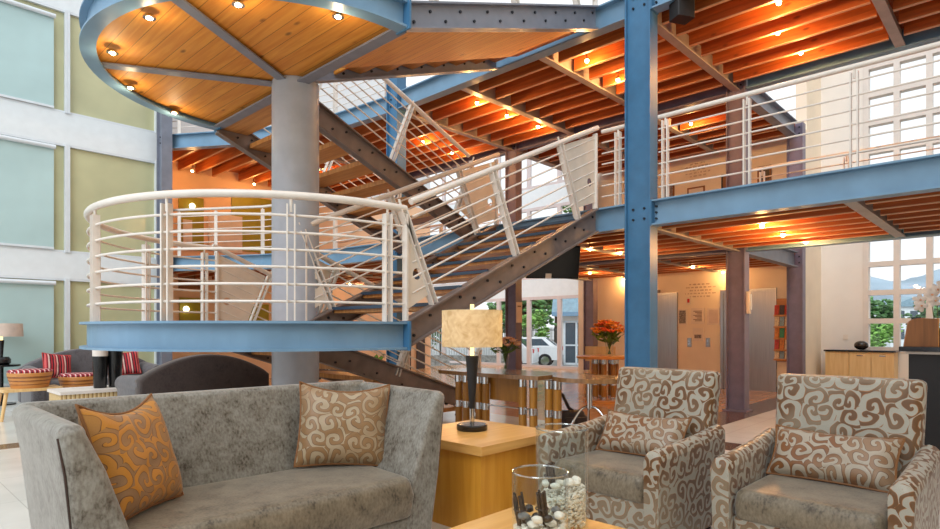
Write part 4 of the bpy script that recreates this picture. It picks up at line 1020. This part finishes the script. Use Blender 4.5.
# ---- left lounge
def dark_sofa(label, loc, rz, w, d, h, mat, shoulder=.62):
    th = thing('lounge_sofa', label, 'sofa', loc, rz, 'dark lounge sofas')
    MB().soft([(.08, -w/2+.1, w/2-.1, 0, d-.12, .05), (.30, -w/2+.1, w/2-.1, 0, d-.12, .05)], .02, .02).build('base', M[mat], th, None, 60)
    MB().soft([(.30, -w/2+.2, w/2-.2, .0, d-.2, .06), (.45, -w/2+.2, w/2-.2, .0, d-.2, .06)], .05, .02).build('seat_cushion', M['sofa_dark'], th, None, 60)
    m = MB(); rr = []; n = 24
    for y, e in ((d-.23, .03), (d-.22, .008), (d-.2, 0), (d-.03, 0), (d-.01, .008), (d, .03)):
        R = [Vector((-w/2+e, y, .08)), Vector((w/2-e, y, .08))]
        for k in range(n+1):
            q = 1-2*k/n; R.append(Vector((q*(w/2-e), y, shoulder+(h-shoulder)*math.cos(q*PI/2)**.8-e)))
        rr.append(R)
    m.ring(rr).build('backrest', M[mat], th, None, 50)
    for sx in (-1, 1):
        x = sx*(w/2-.11); MB().soft([(.08, x-.10, x+.10, -.02, d-.1, .04), (.50, x-.10, x+.10, -.02, d-.1, .04)], .02, .02).build('arm', M['sofa_dark'], th, None, 60)
        MB().cyl((x, -.05, .52), (x, d-.12, .56), .115, 20).build('arm_roll', M['sofa_dark'], th)
    for x in (-w/2+.15, w/2-.15):
        for y in (.08, d-.1): MB().cyl((x, y, 0), (x, y, .09), .025, 10).build('foot', M['black'], th)
    return th
# facing the glass wall, its back to the camera
dark_sofa('dark brown sofa with an arched back turned to the camera beside the round column', (3.42, 9.0, 0), PI, 1.72, .95, .92, 'sofa_brown')
dark_sofa('charcoal arched sofa with striped cushions in front of the glazed left wall', (2.98, 11.2, 0), 0, 1.95, .95, .93, 'sofa_dark')
cushion('red striped cushion in the left corner of the charcoal sofa', .44, .42, .14, (2.45, 11.62, .46), (math.radians(-20), math.radians(8), .25), 'stripe', pipe='red')
cushion('red striped cushion in the right corner of the charcoal sofa', .44, .42, .14, (3.48, 11.62, .46), (math.radians(-20), math.radians(-6), -.2), 'stripe', pipe='red')
th = thing('wicker_table', 'ribbed cream coffee table carrying two black tapered vases', 'table', (2.46, 9.55, 0))
part(MB().loft([(.02, 1.98, 2.94, 9.22, 9.88, .02), (.40, 1.98, 2.94, 9.22, 9.88, .02)]), 'body', 'wicker', th)
part(MB().loft([(.40, 1.96, 2.96, 9.20, 9.90, .02), (.44, 1.96, 2.96, 9.20, 9.90, .02)]), 'tabletop', 'frame_cream', th)
for px, lb, top in ((100, 'black tapered vase with a cream neck on the ribbed table', True), (115, 'black tapered vase without neck on the ribbed table', False)):
    q = ony(px, 388, 9.5); th = thing('tapered_vase', lb, 'vase', (q.x, 9.5, .441))
    part(MB().lathe([(.075, .441), (.08, .45), (.098, .88 if top else .98), (.09, .89 if top else .99), (.001, .88 if top else .98)], (q.x, 9.5, 0), 28), 'body', 'black', th)
    if top: part(MB().lathe([(.094, .885), (.097, .98), (.085, .985), (.001, .97)], (q.x, 9.5, 0), 28), 'neck', 'frame_cream', th)
def bucket(label, x, y, z):
    th = thing('bucket_stool', label, 'stool', (x, y, z), 0, 'bentwood stools')
    part(MB().lathe([(.22, z), (.27, z+.20), (.265, z+.215), (.001, z+.215)], (x, y, 0), 32), 'body', 'bucket', th)
    for k in range(3): part(MB().lathe([(.228+.014*k, z+.045+.05*k), (.236+.014*k, z+.05+.05*k), (.233+.014*k, z+.07+.05*k)], (x, y, 0), 32), 'band', 'carved', th)
    part(MB().lathe([(.262, z+.215), (.268, z+.235), (.24, z+.255), (.001, z+.262)], (x, y, 0), 32), 'seat_pad', 'zig', th)
th = thing('bench', 'small light wood bench under a bentwood stool at the left edge', 'bench', (1.87, 10.45, 0))
part(MB().loft([(.39, 1.52, 2.22, 10.2, 10.7, .02), (.43, 1.52, 2.22, 10.2, 10.7, .02)]), 'seat', 'beech', th)
for x, dx in ((1.57, -.06), (2.17, .06)):
    for y, dy in ((10.25, -.04), (10.65, .04)): part(MB().cyl((x+dx, y+dy, 0), (x, y, .39), .02, 10, .026), 'leg', 'beech', th)
bucket('bentwood bucket stool with red patterned seat set on the small bench', 1.87, 10.45, .431)
q = ony(79, 385, 10.65)
th = thing('pouf_base', 'low black drum under the bentwood stool behind the ribbed table', 'drum', (q.x, 10.65, 0))
part(MB().lathe([(.2, 0), (.2, .33), (.001, .33)], (q.x, 10.65, 0), 28), 'drum', 'black_matt', th)
bucket('bentwood bucket stool with red patterned seat behind the ribbed table', q.x, 10.65, .331)
sx_, sy_ = 1.86, 12.58
th = thing('corner_table', 'small dark corner table below the lamp by the glazed wall', 'side table', (sx_, sy_, 0))
part(MB().lathe([(.26, .64), (.26, .67), (.001, .67)], (sx_, sy_, 0), 32), 'tabletop', 'black', th)
part(MB().cyl((sx_, sy_, .02), (sx_, sy_, .64), .03, 12), 'pole', 'black', th); part(MB().lathe([(.2, 0), (.2, .02), (.001, .025)], (sx_, sy_, 0), 28), 'foot', 'black', th)
th = thing('table_lamp', 'black stemmed lamp with a taupe shade at the left edge of the lounge', 'lamp', (sx_, sy_, .671))
lathe_part(th, 'base', 'black', [(.10, .671), (.13, .70), (.13, .76), (.10, .80), (.001, .80)], sx_, sy_)
lathe_part(th, 'stem', 'black', [(.022, .80), (.04, 1.08), (.001, 1.08)], sx_, sy_)
lathe_part(th, 'lamp_tube', 'bulb_soft', [(.02, 1.08), (.02, 1.25), (.001, 1.25)], sx_, sy_, 12)
m = MB(); rr = []
for r_, z in ((.30, 1.14), (.29, 1.36), (.286, 1.36), (.296, 1.14)): rr.append([Vector((sx_+r_*math.cos(2*PI*k/48), sy_+r_*math.sin(2*PI*k/48), z)) for k in range(48)])
m.ring(rr, False, True, True); part(m, 'lamp_shade', 'shade_taupe', th)
def low_plant(label, x, y, z0, r, h, n, seed, pot=None):
    rd = random.Random(seed); th = thing('potted_plant', label, 'plant', (x, y, z0))
    part(MB().lathe([(r*.35, z0), (r*.5, z0+h*.4), (r*.45, z0+h*.4), (.001, z0+h*.38)], (x, y, 0), 20), 'pot', pot or 'black', th)
    m = MB()
    for k in range(n):
        a = rd.random()*6.28; e = rd.uniform(.2, 1.1); d = Vector((math.cos(a)*math.cos(e), math.sin(a)*math.cos(e), math.sin(e)*.8)); p = Vector((x, y, z0+h*.4))+d*r*rd.uniform(.3, .9)
        m.ico(p, r*.32, 1, (1.5, .45, .15), 0, Matrix.Rotation(a, 3, 'Z') @ Matrix.Rotation(-e*.6, 3, 'Y'))
    part(m, 'foliage', 'leaf', th)
low_plant('low green plant in a pot right of the lamp by the glazed wall', 2.42, 12.55, 0, .34, .80, 60, 3)
q = ray(158, 358, 10.4)
low_plant('green plant in a round black pot beyond the arched brown sofa', q.x+.7, q.y+.75, 0, .30, .72, 50, 5)
q = ray(370, 356, 11.2)
low_plant('green and yellow plant beyond the lowest stair flight', q.x, q.y, 0, .55, .85, 70, 8, 'bag')

# ================================================================= OUTSIDE
o = MB().b2(16.26, 90, -60, 90, -.8, -.5).b2(4, 16.26, 17.6, 90, -.8, -.5).build('ground', M['asphalt']); struct(o, 'pale paved ground outside the glazing', 'ground')
q = ray(548, 366, 21.9)
o = MB().loft([(-.5, q.x-.5, q.x+.5, q.y-2, q.y+2.2, .3), (-.12, q.x-.5, q.x+.5, q.y-2, q.y+2.2, .3)]).build('lawn_strip', M['grass'], None, (q.x, q.y, -.05)); o['kind'] = 'stuff'; tag(o, 'strip of grass outside the entrance glazing', 'grass')
def car(label, p, rz):
    th = thing('car', label, 'car', (p.x, p.y, -.5), rz, 'parked cars')
    L, W = 4.0, 1.66
    prof = [(-2.0, .35), (2.0, .35), (2.0, .75), (1.85, .88), (1.0, .96), (.45, 1.38), (-1.2, 1.42), (-1.75, 1.0), (-2.0, .92)]
    m = MB(); rr = []
    for y, e in ((-W/2, .06), (-W/2+.06, 0), (W/2-.06, 0), (W/2, .06)): rr.append([Vector((x*(1-e*.3), y*(1-(.14 if z > 1.2 else 0)), .35+(z-.35)*(1-e*.3))) for x, z in prof])
    m.ring(rr, True, False).build('body', M['car'], th)
    for s in (-1, 1):
        MB().prism([(.80, s*.79, 1.0), (.40, s*.735, 1.32), (-1.1, s*.735, 1.34), (-1.45, s*.79, 1.02)], (0, s*.03, 0)).build('side_window', M['car_glass'], th)
    MB().prism([(-1.28, -.62, 1.36), (-1.28, .62, 1.36), (-1.74, .70, 1.04), (-1.74, -.70, 1.04)], (-.02, 0, .01)).build('rear_window', M['car_glass'], th)
    MB().prism([(.50, -.62, 1.34), (.50, .62, 1.34), (.98, .70, .99), (.98, -.70, .99)], (.02, 0, .01)).build('windscreen', M['car_glass'], th)
    for x in (-1.25, 1.25):
        for s in (-1, 1):
            w_ = MB().cyl((x, s*.66, .32), (x, s*.85, .32), .32, 24).build('wheel', M['tyre'], th); MB().cyl((x, s*.845, .32), (x, s*.86, .32), .2, 20).build('hub_cap', M['chrome'], w_)
    for s in (-1, 1): MB().b2(-2.02, -1.96, s*.55, s*.78, .78, .95).build('tail_light', M['red'], th)
    return th
P1 = ray(527, 352, 25.5); c1 = car('white car parked outside with its rear wheel behind the salmon flowers', Vector((P1.x-.4, P1.y+1.7, 0)), math.radians(118))
P2 = ray(554, 350, 28.0); copy_thing(c1, (P2.x-.4, P2.y+1.7, -.5), math.radians(122), 'white car parked outside beside the cream gatehouse')
# gatehouse with blue roof edge and white framed door
G = ray(577, 355, 30.0)
th = thing('gatehouse', 'cream gatehouse with blue grey roof edge and white framed glass door', 'building', (G.x, G.y, -.5), math.radians(-62))
MB().b2(-.85, 3.2, 0, 3, -.05, 2.45).build('wall', M['wall'], th)
MB().b2(-.87, 3.22, -.02, 3.02, -.05, .5).build('plinth', M['stonewall'], th)
MB().b2(-1.2, 3.6, -.5, 3.4, 2.45, 2.65).build('roof_edge', M['steel_blue'], th)
MB().prism([(-1.2, -.5, 2.65), (3.6, -.5, 2.65), (3.6, .4, 4.0), (-1.2, .4, 4.0)], (0, 2.6, 0)).build('roof', M['roof_blue'], th)
dr = MB(); 
for x in (-.62, -.02, .58): dr.b2(x-.05, x+.05, -.06, .0, 0, 2.2)
dr.b2(-.67, .63, -.06, 0, 2.12, 2.22).b2(-.67, .63, -.06, 0, .95, 1.02).b2(-.67, .63, -.06, 0, 0, .1)
d_ = dr.build('door', M['frame_white'], th); MB().b2(-.6, .56, -.03, -.025, .1, 2.12).build('door_pane', M['car_glass'], d_)
def fence(label, a, b, h, mat, n, z=-.5):
    th = thing('palisade_fence', label, 'fence', ((a.x+b.x)/2, (a.y+b.y)/2, 0)); d = b-a; t_ = d.normalized()
    m = MB()
    for k in range(n): p = a+d*((k+.5)/n); m.box((p.x, p.y, z+h/2), (.03, .03, h))
    part(m, 'palings', mat, th)
    ang = math.atan2(d.y, d.x)
    for zz in (.2, h-.15): part(MB().box(((a.x+b.x)/2, (a.y+b.y)/2, z+zz), (d.length, .05, .05), ang), 'rail', mat, th)
def flat(v): return Vector((v.x, v.y, 0))
fence('dark spiked fence in front of the trees outside the entrance', flat(ray(500, 340, 30)), flat(ray(566, 340, 36)), 1.9, 'fence', 46)
fence('pale upright palings left of the brown violet column outside', flat(ray(415, 340, 24)), flat(ray(500, 340, 24.5)), 2.0, 'fence_pale', 34)
o = MB().box(tuple(flat(ray(462, 350, 23))+Vector((0, 0, -.1))), (3.4, .4, .75), math.radians(-44)).build('garden_wall', M['stonewall'], None, flat(ray(462, 350, 23))); tag(o, 'low grey stone garden wall outside below the pale palings', 'garden wall')
def tree(label, p, h, r, mat, seed, n=26, trunk=True, name='tree'):
    rd = random.Random(seed); th = thing(name, label, 'tree' if trunk else 'shrub', (p.x, p.y, -.5)); o_ = Vector((p.x, p.y, -.06)); m = MB()
    for k in range(n):
        a = rd.random()*6.28; e = rd.uniform(-.6, 1.2); q = rd.uniform(.35, .85)
        c_ = Vector((p.x+r*q*math.cos(a)*math.cos(e), p.y+r*q*math.sin(a)*math.cos(e), h-r*1.1+r*1.1*q*math.sin(e)))
        for j in range(16):
            w_ = Vector((rd.gauss(0, 1), rd.gauss(0, 1), rd.gauss(0, 1))).normalized()
            m.ico(c_+w_*r*.3*rd.random()**.4, r*.10, 1, (1.2, .9, .45), .4, Matrix.Rotation(rd.random()*6, 3, 'Z') @ Matrix.Rotation(rd.uniform(-.8, .8), 3, 'X'))
    part(m, 'crown', mat, th)
    q_ = 1 if trunk else .35; part(MB().tube([(p.x, p.y, -.5), (p.x+.05, p.y, h*.4), (p.x, p.y, h-r)], .1, 8, rs=[.16*q_, .12*q_, .06*q_]), 'trunk' if trunk else 'stem', 'twig', th)
tree('dark leafy tree outside behind the spiked fence', flat(ray(526, 330, 40)), 5.6, 2.6, 'leaf_dark', 1, 44)
tree('tall leafy tree outside above the white cars', flat(ray(556, 330, 46)), 7.5, 3.0, 'leaf_dark', 2, 44)
tree('tree crown outside seen over the stair through the upper glazing', flat(ray(572, 220, 40)), 9.4, 1.9, 'leaf', 6)
tree('round light green shrub outside by the spiked fence', flat(ray(531, 345, 33.5)), 2.6, 1.15, 'leaf_light', 3, 22, False, 'shrub')
tree('dark green shrub outside left of the brown violet column', flat(ray(440, 340, 27)), 2.4, 1.2, 'leaf_dark', 4, 20, False, 'shrub')
tree('green tree outside the lower left panes of the right window', flat(ray(877, 320, 30)), 3.1, 1.35, 'leaf_dark', 5)
tree('pale green shrub outside the lowest panes of the right window', flat(ray(882, 340, 26)), 1.9, .9, 'leaf_light', 7, 20, False, 'shrub')
tree('green tree outside behind the wooden stand', flat(ray(932, 325, 36)), 3.2, 1.3, 'leaf_dark', 8)
G = flat(ray(914, 330, 42))
th = thing('white_house', 'white house with dark windows outside the right window', 'building', (G.x, G.y, 0), math.radians(-50))
MB().b2(-1.6, 1.6, 0, 5, 0, 2.9).build('wall', M['wall_white'], th)
MB().prism([(-1.8, -.2, 2.9), (1.8, -.2, 2.9), (0, -.2, 3.6)], (0, 5.4, 0)).build('roof', M['roof_blue'], th)
for x in (-.9, .0, .9):
    for z in (.6, 1.9): MB().b2(x-.25, x+.25, -.03, 0, z, z+.7).build('window', M['car_glass'], th)
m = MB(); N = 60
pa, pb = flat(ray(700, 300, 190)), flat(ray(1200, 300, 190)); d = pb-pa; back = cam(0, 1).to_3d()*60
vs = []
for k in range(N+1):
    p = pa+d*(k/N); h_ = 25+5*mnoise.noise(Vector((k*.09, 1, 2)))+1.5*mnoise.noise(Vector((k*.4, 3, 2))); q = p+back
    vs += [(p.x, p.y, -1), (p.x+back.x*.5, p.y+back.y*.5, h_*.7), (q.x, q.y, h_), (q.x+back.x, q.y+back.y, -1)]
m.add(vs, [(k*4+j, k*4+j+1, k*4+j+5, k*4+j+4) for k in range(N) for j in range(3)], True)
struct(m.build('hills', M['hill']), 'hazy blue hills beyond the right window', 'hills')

# ================================================================= CAMERA, LIGHT
cd = bpy.data.cameras.new('camera'); co = bpy.data.objects.new('camera', cd); COL.objects.link(co)
cd.sensor_width = 36; cd.lens = F/940*36; cd.shift_y = (HOR-264.5)/940; cd.clip_end = 1000; cd.clip_start = .05
co.location = (0, 0, H); co.rotation_euler = (PI/2, 0, -math.atan2(.726, .688)); SC.camera = co
wd = bpy.data.worlds.new('world'); SC.world = wd; wd.use_nodes = True
nt = wd.node_tree; bg = nt.nodes['Background']; bg.inputs[0].default_value = (.93, .97, 1.0, 1); bg.inputs[1].default_value = 1.15
sun = bpy.data.lights.new('sun', 'SUN'); sun.energy = 1.6; sun.angle = .7; sun.color = (.92, .96, 1.0)
so = bpy.data.objects.new('sun', sun); COL.objects.link(so)
d = Vector((.55, .28, -.55)); so.rotation_euler = d.to_track_quat('-Z', 'Y').to_euler(); so.location = (-3, -3, 9)
vs_ = SC.view_settings; vs_.view_transform = 'Standard'; vs_.look = 'None'; vs_.exposure = 0.1; vs_.gamma = 1.0; vs_.use_curve_mapping = False
try:
    SC.cycles.use_denoising = True; SC.cycles.max_bounces = 8; SC.cycles.diffuse_bounces = 4; SC.cycles.transparent_max_bounces = 24; SC.cycles.sample_clamp_indirect = 6
except Exception: pass
